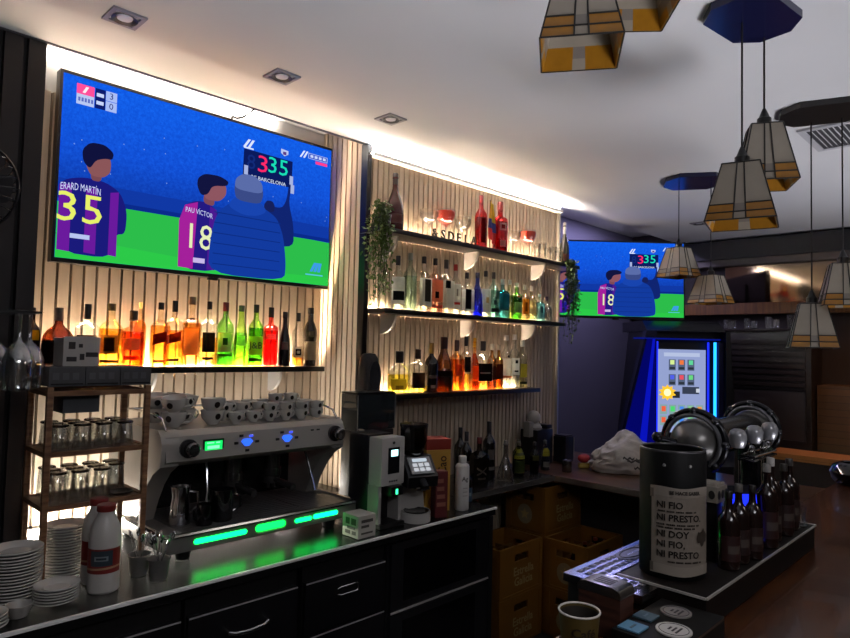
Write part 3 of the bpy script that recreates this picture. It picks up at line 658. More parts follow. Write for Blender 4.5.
# flag, cups of the topmost shelf
fl = thing('table_flag', 'small yellow blue and red flag drooping between the two red bottles', 'flag', (3.153, -.455, ZB1+.001))
MB().cyl(.022, 0, .010).build('base', BLACK, fl); MB().cyl(.003, .010, .325, n=8).build('pole', BLACK, fl)
for nm, z1, z0, w0, w1, col in (('yellow_band', .305, .19, .030, .055, '#d8b72a'), ('blue_band', .19, .13, .055, .062, '#2a3478'), ('red_band', .13, .06, .062, .050, '#b8282a')):
    mb = MB(); n = 8; vs = []
    for j in range(5):
        t_ = j/4; z = z1+(z0-z1)*t_; w = w0+(w1-w0)*t_
        for i in range(n+1):
            a = i/n; vs.append((-.002 + (a-.28)*w, -.010 + .008*math.sin(a*9+z*14), z + .016*math.cos(a*3)))
    k = len(vs)
    vs += [(p[0], p[1]+.0012, p[2]) for p in vs]
    q = lambda i, j: j*(n+1)+i
    fs = [(q(i,j), q(i+1,j), q(i+1,j+1), q(i,j+1)) for j in range(4) for i in range(n)] + [(k+q(i,j), k+q(i,j+1), k+q(i+1,j+1), k+q(i+1,j)) for j in range(4) for i in range(n)]
    mb.add(vs, fs).build(nm, P(col, .7), fl)
def coupe(name, label, x, y, z, h, rb, col, group, grp_liq=None):
    t = thing(name, label, 'glass', (x, y, z+.001), 0, group)
    MB().lathe([(0,.0),(rb*.62,0),(rb*.6,.003),(.006,.010),(.0045,.03),(.0045,h*.48),(.012,h*.52),(rb*.75,h*.62),(rb,h*.80),(rb*1.02,h),(rb*.97,h),(rb*.94,h*.81),(rb*.7,h*.65),(0,h*.56)], 22).build('glass_bowl', G(col, .14), t)
    if grp_liq: MB().lathe([(0,h*.575),(rb*.68,h*.66),(rb*.91,h*.81),(rb*.95,h*.96),(0,h*.96)], 20).build('filling', grp_liq, t)
    return t
RED = P('#e8503c', .4)
coupe('cocktail_glass', 'wide stemmed cocktail glass at the left of the topmost shelf, holding a yellow garnish', 2.60, -.455, ZB1, .165, .056, GLS, 'cocktail glasses on the topmost shelf', None)
coupe('cocktail_glass', 'stemmed glass with a red drink on the topmost shelf, behind the dark letters', 2.762, -.435, ZB1, .195, .058, GLS, 'cocktail glasses on the topmost shelf', RED)
coupe('cocktail_glass', 'wide empty stemmed glass left of the narrow red bottle on the topmost shelf', 2.915, -.435, ZB1, .175, .054, GLS, 'cocktail glasses on the topmost shelf')
coupe('cocktail_glass', 'empty wide stemmed glass right of the broad red bottle on the topmost shelf', 3.42, -.44, ZB1, .165, .054, GLS, 'cocktail glasses on the topmost shelf')
coupe('cocktail_glass', 'stemmed glass with a red drink near the right end of the topmost shelf', 3.575, -.45, ZB1, .19, .056, GLS, 'cocktail glasses on the topmost shelf', RED)
def tumbler(name, label, x, y, z, h, rb, rt, group, cat='glass', inv=False, tint=GLS):
    t = thing(name, label, cat, (x, y, z+.001), 0, group)
    pf = [(0,.0),(rb*.9,0),(rb,.003),(rt,h),(rt*.95,h),(rb*.9,.012),(0,.010)]
    if inv: pf = [(rt,0),(rt*.95,0),(rb*.9,h-.012),(0,h-.012),(0,h),(rb*.9,h),(rb,h-.003),(rt,0)]
    MB().lathe(pf, 20).build('glass_wall', G(tint, .16), t)
    MB().ring((0,0,h-.004 if inv else .004), rb*.97, .004, n=20, k=6).build('thick_base', G('#5c564c', .3), t)
    return t
for k, (x, h) in enumerate(((3.68, .115), (3.745, .13), (3.81, .105), (3.875, .12), (3.945, .10))):
    tumbler('shot_glass', f'clear glass on the topmost shelf, {NTH[k]} of five before the foil topped champagne bottle', x, -.455, ZB1, h, .022, .028, 'glasses at the right of the topmost shelf')
# standing letters
for k, ch in enumerate('ESDELA'):
    if k == 0: ch = '&'
    x = 2.585 + k*.068
    mb = text_mb(ch, .075); n0 = len(mb.v)
    zmin = min(p[1] for p in mb.v)
    me = MB(); fr = [(a, -.004, b-zmin) for a, b, c in mb.v]; bk = [(a, .004, b-zmin) for a, b, c in mb.v]
    from collections import Counter
    ed = Counter()
    for f in mb.f:
        for a, b in zip(f, f[1:]+f[:1]): ed[(a, b)] += 1
    sides = [(a, b, b+n0, a+n0) for (a, b) in ed if (b, a) not in ed]
    me.add(fr+bk, list(mb.f) + [tuple(i+n0 for i in reversed(f)) for f in mb.f] + sides)
    tag(me.build('standing_letter', P('#1c1612', .5), loc=(x, -.518, ZB1+.001)), f'small dark standing letter on the topmost shelf edge, {NTH[k]} of six from the left', 'letter', 'standing letters on the topmost shelf')

# speaker on the lowest shelf
sp = thing('loudspeaker', 'black rounded loudspeaker at the left end of the lowest shelf', 'speaker', (2.168, -.465, ZB3+.001))
MB().lathe([(0,0),(.052,0),(.056,.012),(.055,.06),(.048,.15),(.042,.19),(.030,.212),(0,.216)], 24, p=3.2, ell=(1,.9)).build('cabinet', P('#0d0d10', .5), sp)
MB().prism([(.038*math.cos(a), .10+.075*math.sin(a)) for a in [2*PI*k/20 for k in range(20)]], -.0535, -.045, 'XZ').build('grille', P('#1a1a1e', .8), sp)
MB().ring((0, -.0505, .045), .022, .0018, 'Y').build('trim_ring', P('#55555c', .3, .8), sp)

# hanging plants
def plant(name, label, x, y, z, vines, spread, seed, tone, bias=(0,0), pot=.045):
    t = thing(name, label, 'plant', (x, y, z))
    rr = random.Random(seed)
    lf, st = MB(), MB()
    for v in range(vines):
        a = rr.uniform(0, 2*PI); d = rr.uniform(.2, 1)*spread
        L_ = rr.uniform(.10, .46) if v > 3 else rr.uniform(.34, .50)
        p = Vector((math.cos(a)*d*.3, math.sin(a)*d*.25, .10*rr.uniform(.2,1)))
        pts = [p.copy()]; n = int(L_/.022)
        for i in range(n):
            u = (i+1)/n
            p = Vector((math.cos(a)*d*(.3+.7*min(1, u*2)) + bias[0]*min(1, u*3.5) + rr.uniform(-.006,.006), math.sin(a)*d*(.25+.5*min(1,u*2)) + bias[1]*min(1, u*3.5) + rr.uniform(-.006,.006), .10*(1-u) - L_*u + .03*math.sin(min(1,u*3)*PI)))
            pts.append(p.copy())
            for _ in range(2 if u < .6 else 1):
                s = rr.uniform(.012, .021); q = p + Vector((rr.uniform(-1,1), rr.uniform(-1,1), rr.uniform(-.5,.8)))*.016
                M = Matrix.Translation(q) @ Matrix.Rotation(rr.uniform(0, 2*PI), 4, 'Z') @ Matrix.Rotation(rr.uniform(-1.2, 1.0), 4, 'X') @ Matrix.Rotation(rr.uniform(-.5,.5), 4, 'Y')
                lf.add([(0,-.1*s,0),(.5*s,.45*s,.12*s),(.38*s,1.0*s,.1*s),(0,1.5*s,-.1*s),(-.38*s,1.0*s,.1*s),(-.5*s,.45*s,.12*s),(0,.7*s,-.05*s)], [(0,1,6),(1,2,6),(2,3,6),(3,4,6),(4,5,6),(5,0,6)], M)
        st.tube(pts, .0016, 5)
    lf.build('foliage', tone, t, ang=180); st.build('stems', P('#3a4a22', .6), t)
    MB().lathe([(0,-.02),(pot*.78,-.02),(pot,.05),(pot*.93,.05),(pot*.75,-.015),(0,-.015)], 18).build('pot', P('#3a3430', .5), t)
    return t
LEAF = P('#5c7a38', .55, noise=.35, nscale=60); LEAF2 = P('#4c6440', .55, noise=.4, nscale=60)
plant('hanging_plant', 'trailing green plant hanging from the left end of the topmost shelf', 2.222, -.485, 2.312, 30, .100, 3, LEAF, (-.115, -.105))
plant('hanging_plant', 'trailing plant hanging from the right end of the topmost shelf, before the far television', 3.915, -.575, 2.205, 34, .066, 5, LEAF2, (0, -.01), .03)
# ================================================================== BACK COUNTER
ZC1 = .90
DARKTOP = P('#161617', .27, 0, noise=.15, nscale=90, spec=.34)
ct = thing('back_counter', 'long dark metal counter top with a bright front edge under the coffee machine', 'counter', (0,0,0))
MB().prism([(-.6,-1.055),(2.495,-1.055),(2.495,-.388),(2.160,-.388),(2.160,-.024),(.664,-.024),(.664,-.388),(-.6,-.388)], .862, .8995, 'XY').build('slab', DARKTOP, ct)
MB().box(-.6, 2.495, -1.068, -1.0555, .8915, .9012, .003).build('edge_strip', P('#f6f5f2', .35), ct)
DRW = P('#141316', .35, noise=.2, nscale=12); EDGE = P('#d8d6d6', .35, .5)
def handle(par, x, y, z, w, big):
    mb = MB()
    if big: mb.tube([(x-w/2, y, z+.004), (x-w/2, y-.028, z), (x-w/2+.02, y-.034, z-.006), (x, y-.036, z-.010), (x+w/2-.02, y-.034, z-.006), (x+w/2, y-.028, z), (x+w/2, y, z+.004)], .0065, 8)
    else: mb.tube([(x-w/2, y-.004, z-.012), (x-w/2+.01, y-.010, z-.016), (x+w/2-.01, y-.010, z-.016), (x+w/2, y-.004, z-.012), (x+w/2, y-.004, z+.010), (x+w/2-.01, y-.010, z+.014), (x-w/2+.01, y-.010, z+.014), (x-w/2, y-.004, z+.010)], .0035, 8, closed=True)
    return mb.build('handle', P('#d2d0ce', .2, 1), par)
YF = -1.02
def unit(name, label, cat, x0, x1, fronts, front_name='drawer'):
    t = thing(name, label, cat, (0,0,0))
    MB().box(x0, x1, YF, -.40, .08, .860).build('body', P('#0f0e10', .5), t)
    MB().box(x0+.01, x1-.01, YF+.03, -.42, .001, .08).build('plinth', MATT, t)
    for (z0, z1, h) in fronts:
        d = MB().box(x0+.004, x1-.004, YF-.018, YF-.0005, z0, z1, .002).build(front_name, DRW, t)
        MB().box(x0+.006, x1-.006, YF-.0205, YF-.0185, z1-.006, z1-.001).build('edge_trim', EDGE, d)
        if h: handle(d, h[0], YF-.018, h[1], h[2], h[3])
    return t
unit('drawer_unit', 'black drawer unit with a big curved chrome handle at the bottom left', 'cabinet', .40, .94, [(.60,.79,None),(.34,.59,None),(.09,.33,None)])
unit('drawer_unit', 'black drawer unit with a curved chrome bow handle below the coffee machine', 'cabinet', .955, 1.375, [(.60,.79,(1.16,.715,.145,True)),(.34,.59,(1.16,.49,.145,True)),(.09,.33,None)])
unit('drawer_unit', 'black drawer unit with a small flat chrome pull, left of the dark fridge', 'cabinet', 1.40, 1.80, [(.60,.79,(1.60,.728,.10,False)),(.34,.59,(1.60,.50,.10,False)),(.09,.33,None)])
fr = thing('counter_fridge', 'dark under counter fridge at the end of the long counter', 'fridge', (0,0,0))
MB().box(1.82, 2.49, YF, -.40, .04, .860).build('body', P('#1a1a1d', .4), fr)
for z0, z1 in ((.56,.845), (.08,.55)):
    d = MB().box(1.83, 2.475, YF-.018, YF-.0005, z0, z1, .003).build('door', P('#17171a', .35), fr)
    MB().box(1.83, 2.475, YF-.022, YF-.0185, z0, z0+.008).build('edge_trim', EDGE, d)
    MB().box(1.90, 2.37, YF-.0205, YF-.0185, z0+.04, z1-.03).build('glass_pane', P('#050507', .1), d)
MB().box(2.465, 2.492, YF-.024, YF-.0005, .04, .855).build('corner_post', P('#3a3a3e', .35, .7), fr)
for q in ((1.84,-1.0),(2.42,-1.0),(1.84,-.45),(2.42,-.45)): MB().cyl(.02, .001, .04, q, 10).build('foot', BLACK, fr)

# ------------------------------------------------------------------ espresso machine
em = thing('espresso_machine', 'grey two group espresso machine with green lights on the counter', 'coffee machine', (0,0,ZC1))
SILV = P('#a39f99', .38, .25); GREY = P('#8f8c88', .35, .6)
x0, x1 = .975, 1.780
MB().prism([(-.735,.315),(-.765,.335),(-.750,.422),(-.727,.442),(-.26,.442),(-.26,.315)], x0+.012, x1-.012, 'YZ').build('top_housing', SILV, em)
prof = [(-.26,.05),(-.545,.05),(-.565,.10),(-.600,.17),(-.645,.235),(-.695,.285),(-.752,.318),(-.760,.395),(-.747,.426),(-.722,.446),(-.26,.446)]
MB().prism(prof, x0-.004, x0+.062, 'YZ').build('side_panel', SILV, em)
MB().prism(prof, x1-.055, x1+.004, 'YZ').build('side_panel', SILV, em)
MB().box(x0+.062, x1-.055, -.42, -.27, .06, .315).build('back_splash', P('#1c1b1d', .25, .5), em)
tr = MB().box(x0-.012, x1+.012, -.845, -.26, .034, .092, .008).build('base_tray', P('#8d8a86', .4, .5), em)
MB().tube([(x0-.012,-.5,.095),(x0-.012,-.83,.095),(x0+.0,-.848,.095),(x1,-.848,.095),(x1+.012,-.83,.095),(x1+.012,-.5,.095)], .009, 8).build('chrome_rim', CHROME, tr)
mb = MB(); mb.box(x0+.06, x1-.02, -.83, -.44, .0925, .094)
for k in range(3):
    for j in range(14): mb.box(x0+.075+k*.25, x0+.315+k*.25, -.825+j*.026, -.805+j*.026, .094, .0955)
mb.build('drip_grid', P('#6a696a', .42, .6), tr)
for x in (x0+.07, x1-.10):
    for y in (-.80, -.32): MB().cyl(.024, .0015, .033, (x, y), 14, r2=.030).build('foot', BLACK, em)
def slot(x0_, x1_, z, r, y0, y1, M=None):
    pts = [(x1_-r + r*math.cos(a), z + r*math.sin(a)) for a in [-PI/2+PI*k/8 for k in range(9)]] + [(x0_+r + r*math.cos(a), z + r*math.sin(a)) for a in [PI/2+PI*k/8 for k in range(9)]]
    return MB().prism(pts, y0, y1, 'XZ')
LG = E('#04e84c', 5); LG2 = E('#06e038', 3.6)
slot(1.062, 1.268, .064, .009, -.8475, -.844).build('green_light', LG, tr)
slot(1.305, 1.435, .066, .013, -.8475, -.844).build('green_light', LG2, tr)
mb = MB(); pts = [(1.435-.013+.017*math.cos(a), -.848, .066+.018*math.sin(a)) for a in [-PI/2+PI*k/8 for k in range(9)]] + [(1.305+.013+.017*math.cos(a), -.848, .066+.018*math.sin(a)) for a in [PI/2+PI*k/8 for k in range(9)]]
mb.tube(pts, .0016, 6, closed=True); mb.build('light_surround', P('#9ad0a0', .3), tr)
slot(1.48, 1.56, .064, .008, -.8475, -.844).build('green_light', LG, tr)
slot(1.568, 1.692, .066, .009, -.8475, -.844).build('green_light', E('#04e860', 5), tr)
# front controls: the face leans back a little
def face_y(z): return -.765 + (z-.335)*(.015/.087)
def knob(x, z):
    mb = MB(); M = Matrix.Translation((x, face_y(z)-.001, z)) @ Matrix.Rotation(PI/2, 4, 'X')
    mb.cyl(.034, 0, .010, n=20, M=M); mb.build('steam_knob_collar', P('#2a282a', .3), em)
    mb = MB(); mb.lathe([(.018,.010),(.024,.018),(.026,.045),(.020,.052),(0,.054)], 20, M=M); mb.build('steam_knob', P('#7a787a', .16, .9), em)
knob(1.068, .378); knob(1.730, .382)
z = .390
lc = MB().box(1.126, 1.208, face_y(z)-.004, face_y(z)-.001, .352, .404).build('display', P('#0c3a1c', .3), em)
MB().box(1.132, 1.202, face_y(z)-.0046, face_y(z)-.0042, .356, .397).build('display_glow', E('#15d860', .8), lc)
for a, b, c, d in ((1.140,1.168,.388,.393), (1.176,1.192,.388,.393), (1.142,1.190,.368,.380)): MB().box(a, b, face_y(z)-.0051, face_y(z)-.0047, c, d).build('display_digit', E('#7affa8', .9), lc)
for xc in (1.305, 1.488):
    mb = MB(); zc = .380
    for dx, dz in ((-.045,0), (.045,0), (-.022,.026), (0,-.030)): mb.box(xc+dx-.008, xc+dx+.008, face_y(zc+dz)-.004, face_y(zc+dz)-.0005, zc+dz-.005, zc+dz+.005, .001)
    mb.build('buttons', P('#1a1a1e', .4), em)
    MB().prism([(xc-.024, zc+.004), (xc-.008, zc-.014), (xc+.010, zc-.014), (xc+.026, zc+.004), (xc+.014, zc+.014), (xc-.014, zc+.014)], face_y(zc)-.004, face_y(zc)-.0005, 'XZ').build('blue_display', E('#2a5cff', 1.0), em)
    MB().box(xc+.012, xc+.028, face_y(zc+.024)-.0035, face_y(zc+.024)-.0005, zc+.019, zc+.027).build('blue_display', E('#3a4ad8', 1.0), em)
mb = MB()
for x in (1.615, 1.645): mb.box(x-.007, x+.007, face_y(.404)-.004, face_y(.404)-.0005, .401, .407, .001)
mb.build('buttons', P('#1a1a1e', .4), em)
for xc in (1.20, 1.36, 1.545):
    if xc == 1.20: continue
    gh = MB().cyl(.036, .225, .315, (xc, -.56), 20).cyl(.042, .195, .228, (xc, -.56), 20).build('group_head', P('#6a6868', .25, .9), em)
    ph = MB().cyl(.038, .165, .195, (xc, -.56), 20); ph.rod((xc,-.595,.180), (xc+.02,-.70,.162), .012, 10, .016); ph.rod((xc-.012,-.56,.165),(xc-.015,-.56,.140),.007,8).rod((xc+.012,-.56,.165),(xc+.015,-.56,.140),.007,8)
    ph.build('portafilter', P('#3c3a3a', .3, .3), em)
MB().tube([(1.205,-.62,.315), (1.205,-.64,.27), (1.20,-.66,.19), (1.19,-.67,.13)], .005, 8).build('steam_wand', CHROME, em)
MB().tube([(1.68,-.60,.315), (1.68,-.63,.27), (1.685,-.66,.19), (1.69,-.68,.13)], .005, 8).build('steam_wand', CHROME, em)
for x, c in ((1.600,'#ffb0a0'), (1.625,'#ffd8d0'), (1.648,'#ffd8d0')): MB().ball((x, -.425, .285), .005, 10, 6).build('indicator', E(c, 1.5), em)
MB().box(1.672, 1.70, -.428, -.4215, .291, .298).build('indicator', E('#ff5a6a', 1.2), em)
# cup rail
RAIL = MB()
RAIL.tube([(x0+.02,-.735,.443), (x0+.02,-.70,.480), (x0+.02,-.62,.495), (x0+.02,-.35,.495), (x0+.02,-.29,.443)], .0045, 8)
RAIL.tube([(x1-.02,-.735,.443), (x1-.02,-.70,.480), (x1-.02,-.62,.495), (x1-.02,-.35,.495), (x1-.02,-.29,.443)], .0045, 8)
RAIL.tube([(x0+.02,-.30,.485), (x1-.02,-.30,.485)], .004, 8)
RAIL.build('cup_rail', CHROME, em)

# things on the machine's drip tray
zt = ZC1+.0965
t = thing('milk_pitcher', 'tall steel milk pitcher on the left of the machine drip tray', 'pitcher', (1.075,-.700,zt))
MB().lathe([(0,0),(.036,0),(.038,.004),(.034,.07),(.030,.10),(.036,.135),(.034,.135),(.028,.10),(.034,.006),(0,.004)], 22).build('body', CHROME, t)
MB().tube([(.030,-.012,.115), (.055,-.022,.110), (.058,-.024,.06), (.034,-.013,.035)], .005, 8).build('handle', CHROME, t)
t = thing('milk_pitcher', 'small dark steel milk pitcher in the middle, between tall pitcher and black mug', 'pitcher', (1.135,-.770,zt))
MB().lathe([(0,0),(.028,0),(.030,.004),(.026,.05),(.028,.075),(.026,.075),(.024,.05),(.028,.006),(0,.004)], 20).build('body', P('#4a484a', .2, 1), t)
MB().tube([(-.025,-.005,.066), (-.045,-.008,.06), (-.045,-.008,.03), (-.028,-.005,.02)], .004, 8).build('handle', P('#4a484a', .2, 1), t)
t = thing('mug', 'black cup with a handle standing on the machine drip tray', 'mug', (1.213,-.752,zt))
MB().lathe([(0,0),(.036,0),(.040,.006),(.044,.115),(.041,.116),(.037,.008),(0,.006)], 22).build('body', P('#0e0e10', .15, coat=.5), t)
MB().tube([(.040,-.010,.095), (.068,-.016,.085), (.068,-.016,.045), (.041,-.010,.030)], .005, 8).build('handle', P('#0e0e10', .15, coat=.5), t)

# ------------------------------------------------------------------ cups on the machine
def make_cup(h, rb, rt, hd):
    t = thing('coffee_cup', 'cup', 'cup', (0,0,0))
    MB().lathe([(0,0),(rb*.75,0),(rb*.8,.004),(rb,.010),(rb+(rt-rb)*.72,h*.45),(rt,h),(rt-.0028,h),(rb+(rt-rb)*.72-.003,h*.45),(rb-.003,.013),(0,.009)], 22).build('cup_body', CERAM, t)
    MB().tube([(rt*.90,0,h*.82), (rt+hd*.7,0,h*.86), (rt+hd,0,h*.6), (rt+hd*.6,0,h*.34), (rb*1.02,0,h*.30)], .0032, 8).build('handle', CERAM, t)
    e = MB(); n = 14; q = h*.58; rr = lambda z: (rb+(rt-rb)*(.72*min(1, z/(h*.45)) if z < h*.45 else .72+.28*min(1,(z-h*.45)/(h*.55))))+.0012
    pts = [(.26*math.cos(2*PI*k/n), h*.22*math.sin(2*PI*k/n)) for k in range(n)]
    fa = R(-112)
    vs = [(rr(q)*math.cos(fa), rr(q)*math.sin(fa), q)] + [(rr(q+b)*math.cos(fa+a), rr(q+b)*math.sin(fa+a), q+b) for a, b in pts]
    e.add(vs, [(0, 1+k, 1+(k+1) % n) for k in range(n)]).build('emblem', P('#241a16', .4), t)
    return t
CUPG = 'white cups on top of the coffee machine'
zt = ZC1+.4475
big = make_cup(.056, .027, .046, .022); sml = make_cup(.043, .020, .031, .017)
def put(src, used, loc, rz, label, tilt=None):
    o = src if not used else dup(src)
    o.location = loc; o.rotation_euler = (tilt[0], tilt[1], rz) if tilt else (0,0,rz)
    o['label'] = label; o['group'] = CUPG
    return o
n = 0
bigs = [(1.052,-.668,0,-.5,'white cappuccino cup at the bottom left front corner on the coffee machine'), (1.205,-.668,0,.4,'large white cup under the upright one at the front of the coffee machine'),
        (1.128,-.585,0,.2,'large white cup at the bottom between the two front cup pairs'), (1.054,-.502,0,0,'large white cup at the bottom of the left rear group on the machine'), (1.165,-.445,0,.2,'large white cup at the bottom behind the front cup pairs')]
for x, y, dz, rz, lb in bigs: put(big, n, (x, y, zt), rz, lb); n += 1
ups = [(1.205,-.668,.045,.3,'large white cup upright on another at the front of the coffee machine', None), (1.052,-.668,.056,-.4,'large white cup tipped forward on the left front cup of the machine', (.16,-.05)),
       (1.128,-.585,.058,.5,'large white cup leaning on the middle of the left cup group', (.10,.12)), (1.054,-.502,.054,.1,'large white cup leaning at the top of the left rear group', (.12,-.10)), (1.165,-.445,.052,.2,'large white cup stacked behind the front cup pairs', (0,.10))]
for x, y, dz, rz, lb, tl in ups: put(big, n, (x, y, zt+dz), rz, lb, tl); n += 1
n = 0
for row, yy in enumerate((-.690, -.600, -.510)):
    for k in range(6):
        x = 1.293 + k*.077
        rn = ["front","middle","back"][row]
        put(sml, n, (x, yy, zt), R(15)+rnd.uniform(-.25,.25), f'small cup, lower layer on the coffee machine, {rn} row, {NTH[k]} from left'); n += 1
        if row == 0 and k < 2: continue
        put(sml, n, (x+.002, yy, zt+.030), R(15)+rnd.uniform(-.25,.25), f'small cup, second layer on the coffee machine, {rn} row, {NTH[k]} from left'); n += 1
        if row == 1 and k in (3, 4):
            put(sml, n, (x+.003, yy, zt+.060), R(15)+rnd.uniform(-.25,.25), f'small cup crowning the coffee machine stack, {["left","right"][k-3]} one of two'); n += 1

# ------------------------------------------------------------------ rack with glasses
RW = WOOD('#6a4630', '#96704e', .5, (1,1,8), 10)
rk = thing('glass_rack', 'brown tiered rack full of upturned glasses at the left of the coffee machine', 'rack', (0,0,0))
rx0, rx1, ry0, ry1 = .597, .915, -.785, -.560
for x in (rx0, rx1-.018):
    for y in (ry0, ry1-.018): MB().box(x, x+.018, y, y+.018, ZC1+.001, 1.512, .002).build('post', RW, rk)
for nm, z in (('tier', 1.310), ('tier', 1.144), ('top_frame', 1.500)):
    mb = MB()
    mb.box(rx0+.018, rx1-.018, ry0, ry0+.016, z-.016, z); mb.box(rx0+.018, rx1-.018, ry1-.016, ry1, z-.016, z)
    mb.box(rx0, rx0+.016, ry0+.018, ry1-.018, z-.016, z); mb.box(rx1-.016, rx1, ry0+.018, ry1-.018, z-.016, z)
    o = mb.build(nm, RW, rk)
    MB().box(rx0+.016, rx1-.016, ry0+.016, ry1-.016, z-.012, z-.004).build('shelf_board', P('#6a4c3a', .4), o)
MB().box(.655, .765, -.740, -.640, 1.425, 1.4835).build('hanging_tray', P('#4d5055', .5), rk)
def rackglass(x, y, z, h, r, lb):
    t = tumbler('tumbler', lb, x, y, z, h, r*.80, r, 'upturned glasses on the rack', inv=True)
for tier, z, nm, h in ((0, 1.307, 'upper', .082), (1, 1.141, 'lower', .098)):
    for row, yy in enumerate((-.735, -.670, -.609)):
        for k in range(4):
            if tier == 1 and row == 0 and k == 3: continue
            x = .650 + k*.067 + row*.002
            rackglass(x, yy, z, h, .030, f'upturned glass on the {nm} rack tier, {["front","middle","back"][row]} row, {NTH[k]} from the left')
ds = MB().lathe([(0,0),(.030,0),(.042,.008),(.040,.009),(.028,.003),(0,.003)], 20).build('ashtray', P('#2a2622', .3), loc=(.851,-.722,1.1425)); tag(ds, 'small dark dish on the lower tier of the brown rack, front right', 'dish')
# cartons on the rack
CART = P('#4b4b4d', .6, noise=.12, nscale=40)
def carton(name, label, x0, x1, y0, y1, z0, z1, m, group=None):
    t = thing(name, label, 'box', ((x0+x1)/2, (y0+y1)/2, z0), 0, group); w, d, h = (x1-x0)/2, (y1-y0)/2, z1-z0
    MB().box(-w, w, -d, d, 0, h, .002).build('carton', m, t)
    mb = MB()
    for k in range(3): mb.box(-w*.8+k*w*.55, -w*.45+k*w*.55, -d-.0008, -d-.0002, h*.35, h*.7)
    mb.build('printed_panel', P('#5c5c60', .6), t)
    MB().box(-w*.9, w*.9, -d-.0008, -d-.0002, h*.08, h*.16).build('torn_edge', P('#1c1b1c', .8), t)
    return t
for k, (a, b) in enumerate(((.600,.704), (.706,.812), (.814,.915))): carton('carton', f'dark grey carton lying on top of the brown rack, {["left","middle","right"][k]} one of three', a, b, -.780, -.570, 1.5135, 1.575, CART, 'dark grey cartons on the rack')
ob = thing('open_box', 'pale grey open box with dark print standing on the rack cartons', 'box', (.700,-.70,1.5765))
mb = MB()
mb.box(-.055,.055,-.05,-.047,0,.095); mb.box(-.055,.055,.047,.05,0,.092); mb.box(-.055,-.052,-.047,.047,0,.090); mb.box(.052,.055,-.047,.047,0,.090); mb.box(-.052,.052,-.047,.047,0,.003)
mb.build('carton', P('#b5b1ac', .7), ob)
mb = MB()
for a, b, c, d in ((-.04,-.02,.055,.078), (-.01,.002,.06,.072), (.012,.05,.03,.045), (-.045,-.015,.015,.03), (-.006,.008,.02,.04)): mb.box(a, b, -.0508, -.0502, c, d)
mb.build('printed_panel', P('#332f30', .7), ob)

# ------------------------------------------------------------------ crockery
def plate_mesh(r):
    return MB().lathe([(0,.0),(r*.55,0),(r*.60,.0035),(r*.95,.0095),(r,.0100),(r*1.005,.0120),(r,.0140),(r*.95,.0130),(r*.60,.0062),(r*.55,.0028),(0,.0028)], 34).mesh('plate', CERAM)
def pile(x, y, z, r, num, dz, lab, nm='plate', grp=None):
    me = plate_mesh(r)
    for k in range(num):
        o = bpy.data.objects.new(nm, me); COL.objects.link(o)
        o.location = (x + rnd.uniform(-.0015,.0015), y + rnd.uniform(-.0015,.0015), z+.001+k*dz); o.rotation_euler = (0,0,rnd.random()*6)
        i = num-1-k
        tag(o, (f'white {nm} on top of {lab}' if i == 0 else f'white {nm} {NTH[i]} from the top of {lab}'), nm, grp)
pile(.525, -.822, ZC1, .072, 16, .0090, 'the tall pile at the left edge', 'saucer', 'saucers of the pile at the left edge')
pile(.690, -.708, ZC1, .064, 18, .0090, 'the tall pile under the brown rack', 'saucer', 'saucers of the pile under the rack')
pile(.607, -.928, ZC1, .060, 6, .0080, 'the low pile in front of the milk bottles', 'saucer', 'saucers of the low pile')
pile(.420, -1.000, ZC1, .052, 4, .0090, 'the low pile at the bottom left corner', 'plate', 'plates at the bottom left corner')
bw = MB().lathe([(0,0),(.020,0),(.022,.004),(.034,.034),(.032,.034),(.020,.007),(0,.005)], 24).build('small_bowl', P('#a8a49e', .35), loc=(.505,-.968,ZC1+.001)); tag(bw, 'small pale ribbed bowl in front of the tall saucer pile', 'bowl')
bw2 = None
# milk bottles
def milk(name, label, x, y, rz):
    t = thing(name, label, 'bottle', (x, y, ZC1+.001), rz, 'white milk bottles with red caps')
    MB().lathe([(0,0),(.040,0),(.045,.006),(.0455,.10),(.0455,.165),(.041,.195),(.028,.220),(.023,.232),(.023,.244),(0,.244)], 26).build('body', P('#c4c0ba', .35), t)
    MB().lathe([(.0265,.240),(.0275,.242),(.0275,.257),(.025,.260),(0,.260)], 24).build('cap', P('#7c2420', .4), t)
    a0 = R(-120)
    def patch(nm, col, z0, z1, ha, off, sl=0):
        n = 12; vs = []
        for i in range(n+1):
            a = a0 - ha + 2*ha*i/n
            for zz in (z0, z1): vs.append(((.0457+off)*math.cos(a), (.0457+off)*math.sin(a), zz + sl*(i/n-.5)))
        MB().add(vs, [(2*i, 2*i+2, 2*i+3, 2*i+1) for i in range(n)]).build(nm, P(col, .45), t)
    patch('label', '#7c2320', .062, .135, 1.35, .0004); patch('label_band', '#b08a6a', .074, .080, 1.3, .0010, .006)
    patch('label_panel', '#2c3a44', .085, .130, .70, .0010); patch('label_mark', '#7a858c', .100, .114, .42, .0016); patch('label_mark', '#26323c', .104, .110, .30, .0022)
    return t
milk('milk_bottle', 'white milk bottle with red cap, the nearer of two', .738, -.922, 0)
milk('milk_bottle', 'white milk bottle with red cap, half hidden behind the nearer one', .748, -.8285, .3)
